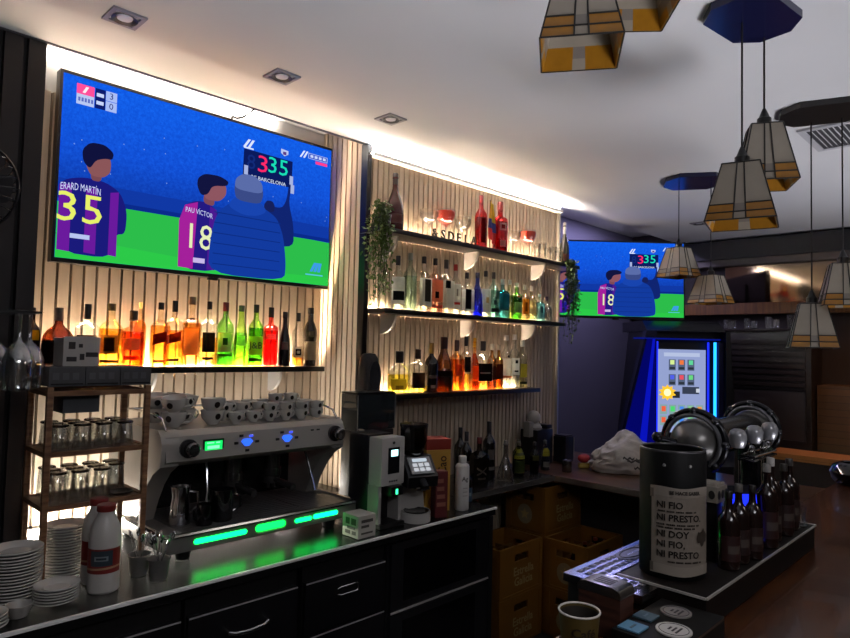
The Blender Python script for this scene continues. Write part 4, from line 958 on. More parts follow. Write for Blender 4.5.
# cutlery cups
def cutlery(cx, cy, lb, nsp, seed):
    t = thing('cutlery_cup', lb, 'cup', (cx, cy, ZC1+.001), 0, 'cups of spoons')
    MB().lathe([(0,0),(.024,0),(.026,.003),(.034,.066),(.036,.068),(.033,.067),(.024,.006),(0,.005)], 24).build('cup_body', P('#8d8a86', .35, .3), t)
    rr = random.Random(seed)
    for k in range(nsp):
        a = 2*PI*k/nsp + rr.uniform(-.2,.2); ti = rr.uniform(.35,.72)
        b = Vector((cx + .012*math.cos(a+2.6), cy + .012*math.sin(a+2.6), ZC1+.009)); d = Vector((math.cos(a)*ti*.62, math.sin(a)*ti*.62, 1)).normalized()
        L_ = rr.uniform(.125,.155)
        s = thing('teaspoon', f'steel teaspoon standing in the {"front" if seed == 1 else "rear"} spoon cup by the coffee machine', 'spoon', b, 0, f'teaspoons in the {"front" if seed == 1 else "rear"} cup')
        MB().rod((0,0,0), d*L_*.8, .0016, 6).build('handle', CHROME, s)
        q = d.to_track_quat('Z','Y').to_matrix().to_4x4()
        M = Matrix.Translation(d*(L_*.8+.014)) @ q @ Matrix.Rotation(rr.uniform(0,3), 4, 'Z')
        mb = MB(); mb.ball((0,0,0), .016, 12, 8, (.62,.18,1)); mb.v = [tuple(M @ Vector(p)) for p in mb.v]; mb.build('spoon_bowl', CHROME, s)
cutlery(.898, -.945, 'small metal cup full of teaspoons nearest the counter edge', 7, 1)
cutlery(.868, -.862, 'small metal cup of teaspoons just behind the front one', 6, 2)

# hanging wine glasses on a rack at the left edge
hr = thing('stemware_rack', 'dark rail rack at the left edge from which wine glasses hang', 'rack', (0,0,0))
mb = MB()
for y in (-.699,-.726,-.794,-.823,-.884,-.912): mb.box(.10, .537, y-.004, y+.004, 1.734, 1.7405)
mb.box(.10, .115, -.915, -.384, 1.741, 1.752); mb.box(.36, .375, -.915, -.384, 1.741, 1.752)
mb.build('rails', BLACK, hr)
MB().box(.08, .50, -.399, -.3835, 1.69, 1.80).build('wall_plate', BLACK, hr)
def stem(x, y, lb):
    t = thing('hanging_wine_glass', lb, 'glass', (x, y, 1.742), 0, 'wine glasses hanging upside down')
    MB().lathe([(0,.006),(.010,.004),(.034,.0015),(.034,0),(.0055,-.0015),(.0045,-.006),(.004,-.075),(.009,-.090),(.030,-.112),(.042,-.145),(.041,-.190),(.035,-.228),(.0335,-.228),(.0395,-.190),(.0405,-.145),(.028,-.114),(0,-.097)], 24).build('glass_bowl', G(GLS, .45), t)
stem(.535, -.808, 'wine glass hanging upside down at the left edge, the one nearest the lit wall')
stem(.448, -.808, 'wine glass hanging upside down at the left edge, cut by the frame')
stem(.487, -.898, 'wine glass hanging upside down at the left edge, the one nearest the camera')
stem(.532, -.712, 'wine glass hanging upside down at the left edge, farthest behind the others')

# fan
fn = thing('wall_fan', 'black caged wall fan on the dark panel at the left edge', 'fan', (.395, -.55, 2.14), R(-30))
mb = MB()
for k in range(26):
    a = 2*PI*k/26; c, s_ = math.cos(a), math.sin(a)
    mb.tube([(.03*c, -.055, .03*s_), (.09*c, -.052, .09*s_), (.145*c, -.03, .145*s_), (.152*c, 0, .152*s_), (.13*c, .04, .13*s_), (.05*c, .06, .05*s_)], .0016, 5)
for r_, y in ((.06,-.054), (.10,-.050), (.152,0)): mb.ring((0,y,0), r_, .0026 if r_ < .15 else .006, 'Y', 32, 6)
mb.build('cage', P('#1c1b1e', .35, .3), fn)
mb = MB()
for k in range(3):
    a0 = 2*PI*k/3; vs = []
    for i in range(7):
        r_ = .03+.105*i/6
        for j in range(4):
            a = a0 + (j/3-.5)*(.7+.35*math.sin(PI*i/6)); vs.append((r_*math.cos(a), (j/3-.5)*.035, r_*math.sin(a)))
    vs2 = [(p[0], p[1]+.002, p[2]) for p in vs]; m = len(vs)
    fs = [(i*4+j, i*4+j+1, i*4+j+5, i*4+j+4) for i in range(6) for j in range(3)]
    mb.add(vs+vs2, fs + [tuple(m+q for q in reversed(f)) for f in fs])
mb.build('blades', P('#202024', .3), fn)
MB().rod((0,-.02,0), (0,.09,0), .035, 16).build('motor', BLACK, fn)
MB().rod((0,.09,0), (-.05,.125,-.06), .014, 10).build('arm', BLACK, fn)
# ================================================================== RIGHT PART OF THE LONG COUNTER
# sugar box lit green
t = thing('sugar_box', 'small printed box beside the machine, lit green on one side', 'box', (1.694,-.985,ZC1+.001))
MB().box(-.045,.045,-.05,.05,0,.088,.002).build('carton', P('#b9b4aa', .6), t)
mb = MB()
for a, b, c, d in ((-.035,-.005,.05,.075),(.005,.03,.05,.075),(-.03,.02,.032,.042),(-.035,-.01,.012,.026),(.0,.032,.012,.026)): mb.box(-.0458,-.0451,a,b,c,d)
for a, b, c, d in ((-.030,.030,.060,.072),(-.03,.01,.04,.05),(-.03,.03,.015,.022)): mb.box(a,b,-.0508,-.0501,c,d)
mb.build('printed_panel', P('#4a4640', .6), t)

# grinder with white face and dark hopper
g = thing('coffee_grinder', 'coffee grinder with black body, white face and small display', 'coffee grinder', (1.869,-.885,ZC1+.001))
MB().box(-.070,.070,-.02,.11,.0,.385,.008).build('body', P('#121114', .4), g)
MB().box(-.070,.070,-.110,-.021,.0,.018,.004).build('base', P('#1a191b', .4), g)
fc = MB().box(-.066,.068,-.105,-.021,.175,.378,.010).build('face', P('#bdbab6', .35), g)
MB().box(-.030,.035,-.1075,-.1055,.225,.335,.001).build('display_panel', P('#15171c', .15), fc)
MB().box(-.014,.024,-.1085,-.1078,.298,.325).build('display', E('#a8f4f4', 1.8), fc)
MB().cyl(.006, 0, .004, n=12, M=Matrix.Translation((0,-.1055,.355)) @ Matrix.Rotation(PI/2,4,'X')).build('sensor', P('#3a3a3c', .3), fc)
mb = MB()
for k in range(4): mb.box(-.022+k*.013, -.013+k*.013, -.1070, -.1052, .190, .197)
mb.build('maker_mark', P('#4a4a4c', .4), fc)
MB().box(-.066,-.050,-.09,-.021,.018,.175).build('side_leg', P('#a8a5a1', .35), g); MB().box(.050,.066,-.09,-.021,.018,.175).build('side_leg', P('#a8a5a1', .35), g)
MB().box(-.03,.04,-.13,-.03,.135,.175,.006).build('chute', P('#141315', .4), g)
MB().box(-.004,.008,-.1315,-.1302,.142,.164).build('status_light', E('#3aff9a', 1.5), g)
hp = thing('drink_dispenser', 'black dispenser with a smoky glass upper tank behind the white faced grinder', 'dispenser', (2.035,-.625,ZC1+.001))
MB().box(-.115,.115,-.060,.060,0,.365,.006).build('body', P('#0f0f11', .4), hp)
MB().box(-.118,.118,-.062,.062,.366,.535,.004).build('tank', P('#23292c', .10, coat=.6), hp)
MB().box(-.119,.119,-.063,.063,.5355,.545,.002).build('lid', P('#0f0f11', .3), hp)
MB().tube([(-.119,-.0635,.368),(-.119,-.0635,.534)], .0022, 6).build('edge_strip', P('#b0b0ae', .3, .6), hp); MB().tube([(.119,-.0635,.368),(.119,-.0635,.534)], .0022, 6).build('edge_strip', P('#b0b0ae', .3, .6), hp)
MB().tube([(-.112,-.066,.375),(-.09,-.070,.372),(-.07,-.070,.362),(-.066,-.068,.345)], .004, 6).build('spout', P('#b8b4ae', .4), hp)
# second grinder
g = thing('coffee_grinder', 'pale coffee grinder with a tilted white keypad and black catch tray', 'coffee grinder', (2.034,-.945,ZC1+.001), R(-18))
pts = [(.074*math.cos(a)*1.0, -.005+.098*math.sin(a)) for a in [2*PI*k/28 for k in range(28)]]
mb = MB(); mb.prism(pts, 0, .045, 'XY'); mb.build('base', P('#b4b1ad', .3), g)
MB().lathe([(0,.0455),(.054,.0455),(.058,.052),(.050,.0475),(0,.047)], 26, (0,-.040,0), ell=(1,.95)).build('catch_tray', P('#0d0d0f', .25), g)
MB().prism([(.005,.045),(.09,.045),(.085,.20),(.03,.20)], -.062, .062, 'YZ').build('column', P('#aaa7a3', .35), g)
MB().prism([(-.10,.175),(.10,.175),(.10,.31),(-.03,.315),(-.105,.225)], -.072, .072, 'YZ').build('head', P('#111113', .3), g)
M = Matrix.Translation((0,-.069,.275)) @ Matrix.Rotation(math.atan2(.09,.075)-PI/2+R(90), 4, 'X')
kp = MB().box(-.055,.055,-.045,.045,.001,.006,.003, M=Matrix.Translation((0,-.070,.272)) @ Matrix.Rotation(R(50), 4, 'X')).build('keypad', P('#9a9a9c', .3), g)
mb = MB()
for i in range(3):
    for j in range(2): mb.box(-.040+i*.029, -.018+i*.029, -.032+j*.024, -.014+j*.024, .0065, .009, .001, M=Matrix.Translation((0,-.070,.272)) @ Matrix.Rotation(R(50), 4, 'X'))
mb.build('keys', E('#e8ecf4', .35), kp)
MB().box(-.035,.035,.018,.036,.0065,.0075, M=Matrix.Translation((0,-.070,.272)) @ Matrix.Rotation(R(50), 4, 'X')).build('display', E('#c8d4e0', .5), kp)
MB().rod((0,-.085,.205),(0,-.125,.175),.026,14,.018).build('spout', P('#1a1a1c', .2, .6), g)
MB().rod((-.03,-.10,.165),(.03,-.10,.165),.005,8).rod((-.03,-.10,.165),(-.03,-.05,.175),.005,8).rod((.03,-.10,.165),(.03,-.05,.175),.005,8).build('fork', CHROME, g)
MB().lathe([(0,.316),(.042,.316),(.048,.33),(.060,.39),(.062,.455),(.058,.455),(.055,.39),(.040,.33),(0,.325)], 22).build('hopper', G('#5c5652', .25), g)
MB().lathe([(.064,.455),(.064,.468),(.02,.475),(0,.475)], 22).build('hopper_lid', P('#17171a', .25), g)
MB().cyl(.044, .318, .36, n=18).build('beans', P('#1c110b', .6, bump=.5, nscale=160), g)

g.scale = (1, 1, .90)
# cocoa packs
c = thing('cocoa_box', 'tall yellow cocoa box with a red lid band and brown script', 'box', (2.232,-.885,ZC1+.001), R(-24))
MB().box(-.062,.062,-.055,.055,0,.285,.002).build('carton', P('#b88a34', .55, noise=.1, nscale=12), c)
MB().box(-.0625,.0625,-.0555,.0555,.2855,.335,.002).build('lid_band', P('#8c2a1e', .5), c)
tx = text_mb('Cola Cao', .068, bold=.001); remap(tx, lambda a, b, z: (-b*.9 + .022, -.0562, .155 + a*.78)); tx.build('lettering', P('#3a1a10', .5), c)
MB().prism([(.012+.030*math.cos(2*PI*k/16), .050+.034*math.sin(2*PI*k/16)) for k in range(16)], -.0562, -.0553, 'XZ').build('printed_scene', P('#6b3a1c', .5), c)
MB().prism([(-.028+.018*math.cos(2*PI*k/12), .045+.03*math.sin(2*PI*k/12)) for k in range(12)], -.0562, -.0553, 'XZ').build('printed_scene', P('#8a5a2a', .5), c)
c = thing('cocoa_box', 'smaller dark red box in front of the tall yellow cocoa box', 'box', (2.150,-1.000,ZC1+.001), R(-20))
MB().box(-.030,.030,-.026,.026,0,.205,.002).build('carton', P('#5c1c20', .5), c)
mb = MB()
for k in range(4): mb.box(-.024, .020-.004*k, -.0268, -.0261, .05+k*.035, .068+k*.035)
mb.build('printed_panel', P('#8f5a4c', .5), c)
MB().box(-.028,.028,-.024,.024,.2052,.2075).build('lid', P('#6e3a34', .5), c)
t = thing('syrup_bottle', 'white plastic bottle with a white cap beside the yellow cocoa box', 'bottle', (2.325,-.985,ZC1+.001))
MB().lathe([(0,0),(.030,0),(.033,.004),(.033,.205),(.028,.214),(.016,.220),(.016,.226),(0,.226)], 24).build('body', P('#cfccc8', .4), t)
MB().lathe([(.018,.222),(.019,.224),(.019,.250),(.016,.253),(0,.253)], 18).build('cap', P('#d8d6d2', .4), t)
on_round(text_mb('Ag', .030, bold=.0006), .0335, -PI/2-.4, .148).build('lettering', P('#4a463f', .5), t)
mb = MB(); a0 = -PI/2-.4
for k in range(3): mb.box(-.012,.012,-.0338,-.0331,.105-k*.018,.108-k*.018, M=Matrix.Rotation(-.4,4,'Z'))
mb.build('printed_panel', P('#8a857d', .5), t)

# ================================================================== BOTTLE COUNTER IN THE CORNER
WTOP = WOOD('#2a1a12', '#4a3022', .3, (1,6,1), 5, .3)
bc = thing('bottle_counter', 'dark counter ledge in the corner under the bottle wall', 'counter', (0,0,0))
MB().box(2.502,3.398,-.80,-.382,.862,.8995,.002).build('slab', P('#2c2826', .25, coat=.3), bc)
MB().box(2.502,3.398,-.806,-.8005,.870,.8995).build('edge_strip', P('#8a8580', .3, .8), bc)
MB().box(2.505,2.54,-.78,-.40,.001,.862).build('side_panel', P('#131214', .5), bc)
rc_ = thing('return_counter', 'brown wooden return counter with the white bag on it', 'counter', (0,0,0))
MB().prism([(3.402,-2.05),(4.34,-2.05),(4.34,.145),(4.062,.145),(4.062,-.382),(3.402,-.382)], .862, .8995, 'XY').build('slab', WOOD('#3a2418', '#5e3e2a', .3, (5,1,1), 4, .2), rc_)
MB().box(3.3985,3.4018,-2.05,-.80,.866,.8995).build('edge_strip', P('#7d736a', .3, .6), rc_)
MB().box(3.84,3.90,-2.0,-.40,.001,.861).build('back_panel', P('#2a2524', .7), rc_)
# bottles on it
CG = 'bottles standing on the corner counter'
def D(name, label, x, y, h, w, kind, glass, liq=None, **k): return bottle(name, label, x, y, ZC1, h, w, kind, glass, liq, group=CG, **k)
D('soda_bottle', 'small dark bottle with a blue label right of the white plastic bottle', 2.395, -.955, .20, .052, 'tall', '#1c1614', opaque='#14110f', cap='#3a1a16', labs=[('#24445c', .12, .46, .9), ('#7a8a90', .26, .34, .4)])
D('wine_bottle', 'dark wine bottle at the back left of the corner counter', 2.86, -.50, .30, .070, 'tall', '#141210', opaque='#12100f', cap='#1c1a1c', caph=.2, labs=[('#4a4440', .2, .45, .6)])
D('wine_bottle', 'dark wine bottle with a pale neck ring behind the white plastic bottle', 2.80, -.60, .29, .066, 'tall', '#141210', opaque='#141110', cap='#2a2628', caph=.18, ring='#8a8682', labs=[('#57514c', .22, .44, .7)])
D('whiskey_bottle', 'dark bottle with a grey lozenge label and red cap on the corner counter', 2.795, -.700, .27, .090, 'square', '#4c3a2c', '#2a1a12', fill=.58, cap='#5c1c1c', caph=.13, sq=5, labs=[('#1a1614', .10, .58, .85), ('#6e655c', .30, .34, .5, .14), ('#6e655c', .30, .34, .5, -.14), ('#5c544c', .16, .20, .4)])
D('wine_bottle', 'tall dark bottle with an oval label behind the lozenge label bottle', 3.005, -.60, .335, .076, 'tall', '#141210', opaque='#131111', cap='#2e2a2c', caph=.2, labs=[('#4f4a46', .34, .52, .45), ('#6a645e', .16, .22, .5)])
t = thing('decanter', 'clear bell shaped glass decanter on the corner counter', 'decanter', (3.025,-.710,ZC1+.001))
MB().lathe([(0,0),(.046,0),(.050,.006),(.048,.035),(.036,.085),(.020,.125),(.014,.15),(.0135,.205),(.018,.212),(.016,.212),(.0115,.203),(.012,.15),(.033,.085),(.045,.035),(.046,.010),(0,.008)], 24).build('glass_wall', G('#dcdad6', .25), t)
MB().lathe([(.012,.206),(.013,.225),(.009,.234),(0,.234)], 14).build('stopper', P('#8a8680', .4), t)
D('juice_bottle', 'green bottle with a broad yellow label, left one beside the decanter', 3.235, -.650, .20, .074, 'round', '#7a8450', '#4a5628', fill=.6, cap='#4a4a3c', labs=[('#b8b43c', .50, .78, .95), ('#4c5630', .08, .46, .9)])
D('juice_bottle', 'green bottle with a broad yellow label, right one next to the juicer', 3.325, -.580, .20, .070, 'round', '#7a8450', '#4a5628', fill=.6, cap='#4a4a3c', labs=[('#aaa83a', .50, .76, .95), ('#48502e', .08, .46, .9)])
D('soft_drink_bottle', 'small clear bottle between the yellow labelled bottles in front of the juicer', 3.345, -.690, .195, .056, 'tall', '#a8a49c', '#3c3a34', fill=.5, cap='#1c1a1c', labs=[('#6c6a3c', .42, .58, .7)])
D('soft_drink_bottle', 'small clear bottle with a yellow neck label at the right, before the juicer', 3.500, -.665, .190, .058, 'tall', '#c4c2bc', '#8d8a80', fill=.3, cap='#4a4846', labs=[('#b0a83c', .48, .74, .8), ('#8a8880', .12, .30, .7)])
j = thing('citrus_juicer', 'black citrus juicer with a pale round dome top in the corner', 'juicer', (3.640,-.500,ZC1+.001))
MB().box(-.075,.11,-.06,.08,0,.235,.012).build('body', P('#101013', .3), j)
MB().lathe([(0,.236),(.052,.236),(.056,.250),(.046,.268),(.036,.275),(0,.275)], 24, (-.035,0,0)).build('dome_base', P('#a39d96', .45), j)
MB().ball((-.035,0,.315), .046, 20, 12).build('dome', P('#b5aea6', .4), j)
MB().box(-.125,-.080,-.03,.02,.19,.29,.006).build('side_lever', P('#8d8880', .5), j)
MB().box(.05,.12,-.045,.06,.236,.262,.006).build('lid', P('#131316', .3), j)
nb = thing('black_caddy', 'black box with a pale edge standing right of the juicer', 'box', (3.880,-.560,ZC1+.001))
MB().box(-.05,.05,-.05,.05,0,.175,.006).build('body', P('#121217', .4), nb)
MB().box(.048,.052,-.056,-.0505,.02,.165).build('edge_strip', P('#9a9896', .3, .5), nb)
MB().box(-.046,.046,-.046,.046,.1755,.185,.003).build('lid', P('#1a1a20', .4), nb)
cu_ = thing('steel_cup', 'small dark cup with a bright steel stripe on the return counter', 'cup', (3.560,-.790,ZC1+.001))
MB().lathe([(0,0),(.028,0),(.030,.003),(.030,.072),(.027,.072),(.027,.006),(0,.005)], 22).build('cup_body', P('#6a6664', .2, .9), cu_)
MB().ring((0,0,.072), .0285, .0025, n=22, k=6).build('rim', CHROME, cu_)

# white bag
bag = thing('plastic_bag', 'crumpled white plastic bag with dark print on the return counter', 'bag', (3.90,-1.06,ZC1+.002), R(-45)); bag.scale = (1.15, 1.1, 1.05)
bm = bmesh.new(); bmesh.ops.create_icosphere(bm, subdivisions=5, radius=1)
from mathutils import noise as NZ
for v in bm.verts:
    p = v.co.copy()
    k = 1 + .16*NZ.noise(p*1.7) + .10*(1-abs(NZ.noise(p*3.2+Vector((3,1,2)))*2)) + .035*NZ.noise(p*9)
    x, y, z = p.x*.20*k, p.y*.12*k, p.z*k
    z = max(z, -.55)
    top = .115*(1 + .35*math.exp(-((p.x+.25)**2)/.18) - .25*max(0, p.x))
    v.co = (x*(1.08 if z < 0 else 1), y, (z+.55)*top)
bag_mb = MB(); bm.verts.index_update(); bag_mb.add([v.co[:] for v in bm.verts], [[v.index for v in f.verts] for f in bm.faces]); bm.free()
bag_mb.build('bag_body', P('#b3aea8', .45, bump=.3, nscale=40), bag, ang=60)
from mathutils.bvhtree import BVHTree
bv = BVHTree.FromPolygons([Vector(p) for p in bag_mb.v], bag_mb.f)
def drape(mb):
    def fn(a, b, c):
        h = bv.ray_cast(Vector((a, -.6, b)), Vector((0,1,0)))[0]
        return (a, (h.y if h else -.1)-.0022, b)
    return remap(mb, fn)
MBk = MB()
for k, (a, w, z) in enumerate(((-.09,.06,.100),(-.07,.09,.085),(-.02,.07,.094),(-.03,.05,.045),(.02,.04,.05))):
    n = 8; vs = [(a+w*i/n, z+.006*math.sin(i*1.7+k)+d, 0) for i in range(n+1) for d in (-.006,.006)]
    MBk.add(vs, [(2*i,2*i+2,2*i+3,2*i+1) for i in range(n)])
drape(MBk).build('print', P('#3a3634', .6), bag)
rf = thing('fruit_packet', 'small red and yellow packet half hidden behind the white bag', 'packet', (3.775,-.785,ZC1+.001), R(-45))
MB().ball((0,0,.062), .042, 16, 10, (1,.7,.7)).build('red_half', P('#a82c30', .5), rf)
MB().box(-.036,.036,-.025,.025,0,.033,.008).build('yellow_half', P('#a89040', .5), rf)

# ================================================================== CRATES
def make_crate():
    t = thing('bottle_crate', 'crate', 'crate', (0,0,0))
    w, d, h, k = .2045, .143, .2765, .012           # length along X
    mb = MB()
    def wall(L_, off, M):                           # a wall with a hand hole, lying along X
        a0, a1 = -.065, .065
        mb.box(-L_, L_, off, off+k, 0, .185, M=M); mb.box(-L_, L_, off, off+k, .228, h, M=M)
        mb.box(-L_, a0, off, off+k, .185, .228, M=M); mb.box(a1, L_, off, off+k, .185, .228, M=M)
        mb.box(-L_, L_, off-.004, off, h-.022, h, M=M); mb.box(-L_, -L_+.03, off-.004, off, 0, h-.022, M=M); mb.box(L_-.03, L_, off-.004, off, 0, h-.022, M=M)
        mb.box(-L_, L_, off-.004, off, 0, .014, M=M)
    I = Matrix.Identity(4); Rz = lambda a: Matrix.Rotation(R(a), 4, 'Z')
    wall(w, -d, I); wall(w, -d, Rz(180)); wall(d-k, -w, Rz(90)); wall(d-k, -w, Rz(270))
    mb.box(-w+k, w-k, -d+k, d-k, .004, .014)
    mb.build('shell', P('#7c5218', .5, noise=.12, nscale=9), t)
    dv = MB()
    for i in range(5): dv.box(-w+k+.06*(i+1)-.002, -w+k+.06*(i+1)+.002, -d+k, d-k, .0145, .20)
    for i in range(3): dv.box(-w+k, w-k, -d+k+.066*(i+1)-.002, -d+k+.066*(i+1)+.002, .0145, .20)
    dv.build('dividers', P('#5c3c10', .6), t)
    INK = P('#a8946a', .5)
    for s in (1, -1):
        M = Rz(0 if s == 1 else 180)
        for body, z in (('Estrella', .130), ('Galicia', .072)):
            tx = text_mb(body, .066, bold=.0012); remap(tx, lambda a, b, c: tuple(M @ Vector((a+.02, -d-.0012, z+b)))); tx.build('lettering', INK, t)
        M2 = Rz(90 if s == 1 else 270)
        e = MB(); n = 26
        vs = [(0, -w-.0012, .10)] + [(.055*math.cos(2*PI*i/n), -w-.0012, .10+.060*math.sin(2*PI*i/n)) for i in range(n)]
        e.add([tuple(M2 @ Vector(p)) for p in vs], [(0,1+i,1+(i+1) % n) for i in range(n)])
        e.build('round_emblem', P('#8f7f62', .5), t)
        e = MB()
        vs = [(0, -w-.0018, .10)] + [((.036 if i % 2 else .016)*math.cos(2*PI*i/10+PI/2-PI/5), -w-.0018, .10+(.038 if i % 2 else .016)*math.sin(2*PI*i/10+PI/2-PI/5)) for i in range(10)]
        e.add([tuple(M2 @ Vector(p)) for p in vs], [(0,1+i,1+(i+1) % 10) for i in range(10)])
        e.build('star', P('#b89a62', .5), t)
    return t
cr = make_crate()
CRG = 'yellow beer crates stacked in the corner'
cl = [(3.053,-.672,.001,0,'yellow beer crate with two line lettering, lower one of the left stack'), (3.053,-.672,.2795,0,'yellow beer crate with two line lettering, upper one of the left stack'),
      (3.472,-.968,.001,0,'yellow beer crate with a round emblem on its end, lower one of the right stack'), (3.472,-.968,.2795,0,'yellow beer crate with a round emblem on its end, upper one of the right stack'),
      (3.500,-.660,.001,0,'yellow beer crate at the bottom of the dim rear stack'), (3.500,-.660,.2795,0,'yellow beer crate in the middle of the dim rear stack'), (3.500,-.660,.558,0,'yellow beer crate on top of the dim rear stack under the counter')]
for k, (x, y, z, rz, lb) in enumerate(cl):
    o = cr if k == 0 else dup(cr)
    o.location = (x, y, z); o.rotation_euler = (0,0,rz); o['label'] = lb; o['group'] = CRG
for k in range(6):
    i, jx = k % 3, k//3
    t = thing('beer_bottle', f'brown beer bottle standing in the upper right crate, {["front","rear"][jx]} row, {NTH[i]} from the left', 'bottle', (3.472-.1625+.06*(2*i)+.0, -.968-.098+.066*jx, .2945), 0, 'beer bottles in the crate')
    MB().lathe([(0,0),(.024,0),(.026,.004),(.026,.14),(.020,.17),(.012,.20),(.011,.235),(0,.235)], 16).build('glass_body', P('#2a140c', .15, coat=.5), t)
    MB().lathe([(.0125,.228),(.0135,.240),(.011,.243),(0,.243)], 14).build('crown_cap', P('#6a2a1c', .4), t)

# ================================================================== THE BAR ON THE RIGHT
BAR = WOOD('#2a1408', '#5c3216', .26, (1.2,9,1), 3.0, .2)
br = thing('bar_counter', 'long polished brown wooden bar counter at the lower right', 'bar counter', (0,0,0))
MB().box(.93,4.05,-2.95,-2.255,1.028,1.0695,.004).build('bar_top', BAR, br)
MB().box(.98,4.00,-2.80,-2.285,.001,1.028).build('body', WOOD('#1a100b', '#2c1b12', .4, (6,1,1), 4), br)
pl = thing('tap_platform', 'black raised platform with a steel edge along the wooden bar', 'platform', (0,0,0))
MB().box(1.425,2.30,-2.462,-2.258,1.0705,1.1395,.002).build('plinth', P('#100a08', .55, spec=.2), pl)
MB().box(1.423,2.302,-2.4665,-2.4625,1.1365,1.1412).box(1.4195,1.4245,-2.462,-2.258,1.1365,1.1412).box(2.3005,2.305,-2.462,-2.258,1.1365,1.1412).build('edge_strip', P('#c8c4be', .3, .4), pl)
dt = thing('drip_tray', 'shiny steel drip tray with rows of slots reflecting the television', 'tray', (0,0,0))
MB().prism([(1.335,-2.165),(2.28,-2.165),(2.28,-2.252),(1.412,-2.252),(1.412,-2.362),(1.335,-2.362)], 1.120, 1.1385, 'XY').build('plate', P('#a8aab2', .16, 1), dt)
MB().box(1.345,2.27,-2.250,-2.172,.99,1.1195).build('basin', P('#6a6a6c', .35, .9), dt)
mb = MB()
for i in range(34):
    for jx in range(3):
        x = 1.365+i*.0265; y = -2.182-jx*.022
        mb.box(x, x+.019, y-.013, y, 1.1386, 1.1394)
for i in range(3):
    for jx in range(4): mb.box(1.350+i*.020, 1.364+i*.020, -2.275-jx*.021, -2.262-jx*.021, 1.1386, 1.1394)
mb.build('slots', P('#0d0d10', .5), dt)
mb = MB(); mb.prism([(1.60+.07*math.cos(2*PI*k/26), -2.208+.030*math.sin(2*PI*k/26)) for k in range(26)], 1.1395, 1.1402, 'XY'); mb.build('emblem', P('#101014', .3), dt)
mb = MB(); mb.tube([(1.60+.058*math.cos(2*PI*k/26), -2.208+.022*math.sin(2*PI*k/26), 1.1404) for k in range(26)], .0015, 5, closed=True); mb.box(1.57,1.63,-2.212,-2.205,1.1402,1.1408); mb.build('emblem', P('#8a8a92', .25, .9), dt)
# coaster board
cb = thing('coaster_tray', 'low black tray with coasters left of the steel edged platform', 'tray', (0,0,0))
MB().box(1.185,1.413,-2.505,-2.370,1.0705,1.118,.003).build('body', P('#0c0a08', .55, spec=.25), cb)
MB().box(1.19,1.408,-2.5055,-2.5052,1.112,1.117).build('edge_strip', P('#3a2a20', .4), cb)
def coaster(x, y, lb, r, col, sq=False):
    t = thing('coaster', lb, 'coaster', (x, y, 1.1192), 0, 'coasters on the black tray')
    if sq: MB().box(-r, r, -r, r, 0, .003).build('pad', P(col, .6), t)
    else: MB().cyl(r, 0, .003, n=30).build('pad', P(col, .6), t)
    mb = MB()
    if sq: mb.box(-r*.5, r*.5, -r*.12, r*.12, .0031, .0036)
    else:
        mb.tube([(r*.82*math.cos(2*PI*k/26), r*.82*math.sin(2*PI*k/26), .0033) for k in range(26)], .0007, 4, closed=True)
        for k in range(3): mb.box(-r*.45+.004*k, r*.45-.004*k, -.012+k*.009, -.008+k*.009, .0031, .0036)
    mb.build('print', P('#2c2a2c' if not sq else '#5a7080', .6), t)
    return t
coaster(1.352,-2.428, 'round grey coaster nearest the steel edge', .031, '#7a7674')
coaster(1.262,-2.462, 'round white coaster at the front of the black tray', .034, '#bdbbb8')
coaster(1.285,-2.394, 'teal square coaster at the back of the black tray', .020, '#3a5664', True)
coaster(1.216,-2.400, 'light blue square coaster right of the napkin holder', .022, '#5f8fb0', True)

# napkin dispenser
nd = thing('napkin_dispenser', 'napkin dispenser with a rounded steel top and dark wood sides', 'napkin dispenser', (1.268,-2.312,1.0705)); nd.scale = (1.12,1.12,1.0)
MB().prism([(-.043,0),(.043,0),(.043,.088),(-.043,.088)], -.026, .026, 'YZ').build('body', WOOD('#2a1712', '#54342a', .4, (1,1,6), 12), nd)
prof = [(-.045,.084),(-.045,.092),(-.040,.100),(-.028,.104),(.028,.104),(.040,.100),(.045,.092),(.045,.084)]
MB().prism(prof, -.0275, .0275, 'YZ').build('steel_cap', P('#b4b1ae', .28, 1), nd)
mb = MB()
for k in range(4): mb.box(-.016+.009*k, -.011+.009*k, -.018, .018, .1042, .1047)
mb.build('engraving', P('#5c5a58', .5), nd)
# paper cup
pc = thing('paper_cup', 'empty yellowish paper cup with a white rim at the bottom edge', 'cup', (1.106,-2.345,1.0705)); pc.scale = (1,1,.9)
MB().lathe([(0,.002),(.028,.002),(.028,0),(.030,0),(.039,.105),(.037,.105),(.029,.008),(0,.007)], 30).build('cup_body', P('#57471f', .5), pc)
MB().ring((0,0,.106), .0385, .0022, n=30, k=8).build('rolled_rim', P('#d8d2c8', .4), pc)
MB().lathe([(.0362,.100),(.0290,.012)], 30).build('inside', P('#2a2420', .5), pc)
on_round(text_mb('Café', .026, bold=.0006), .0375, R(-135), .072).build('lettering', P('#2a1c10', .5), pc)

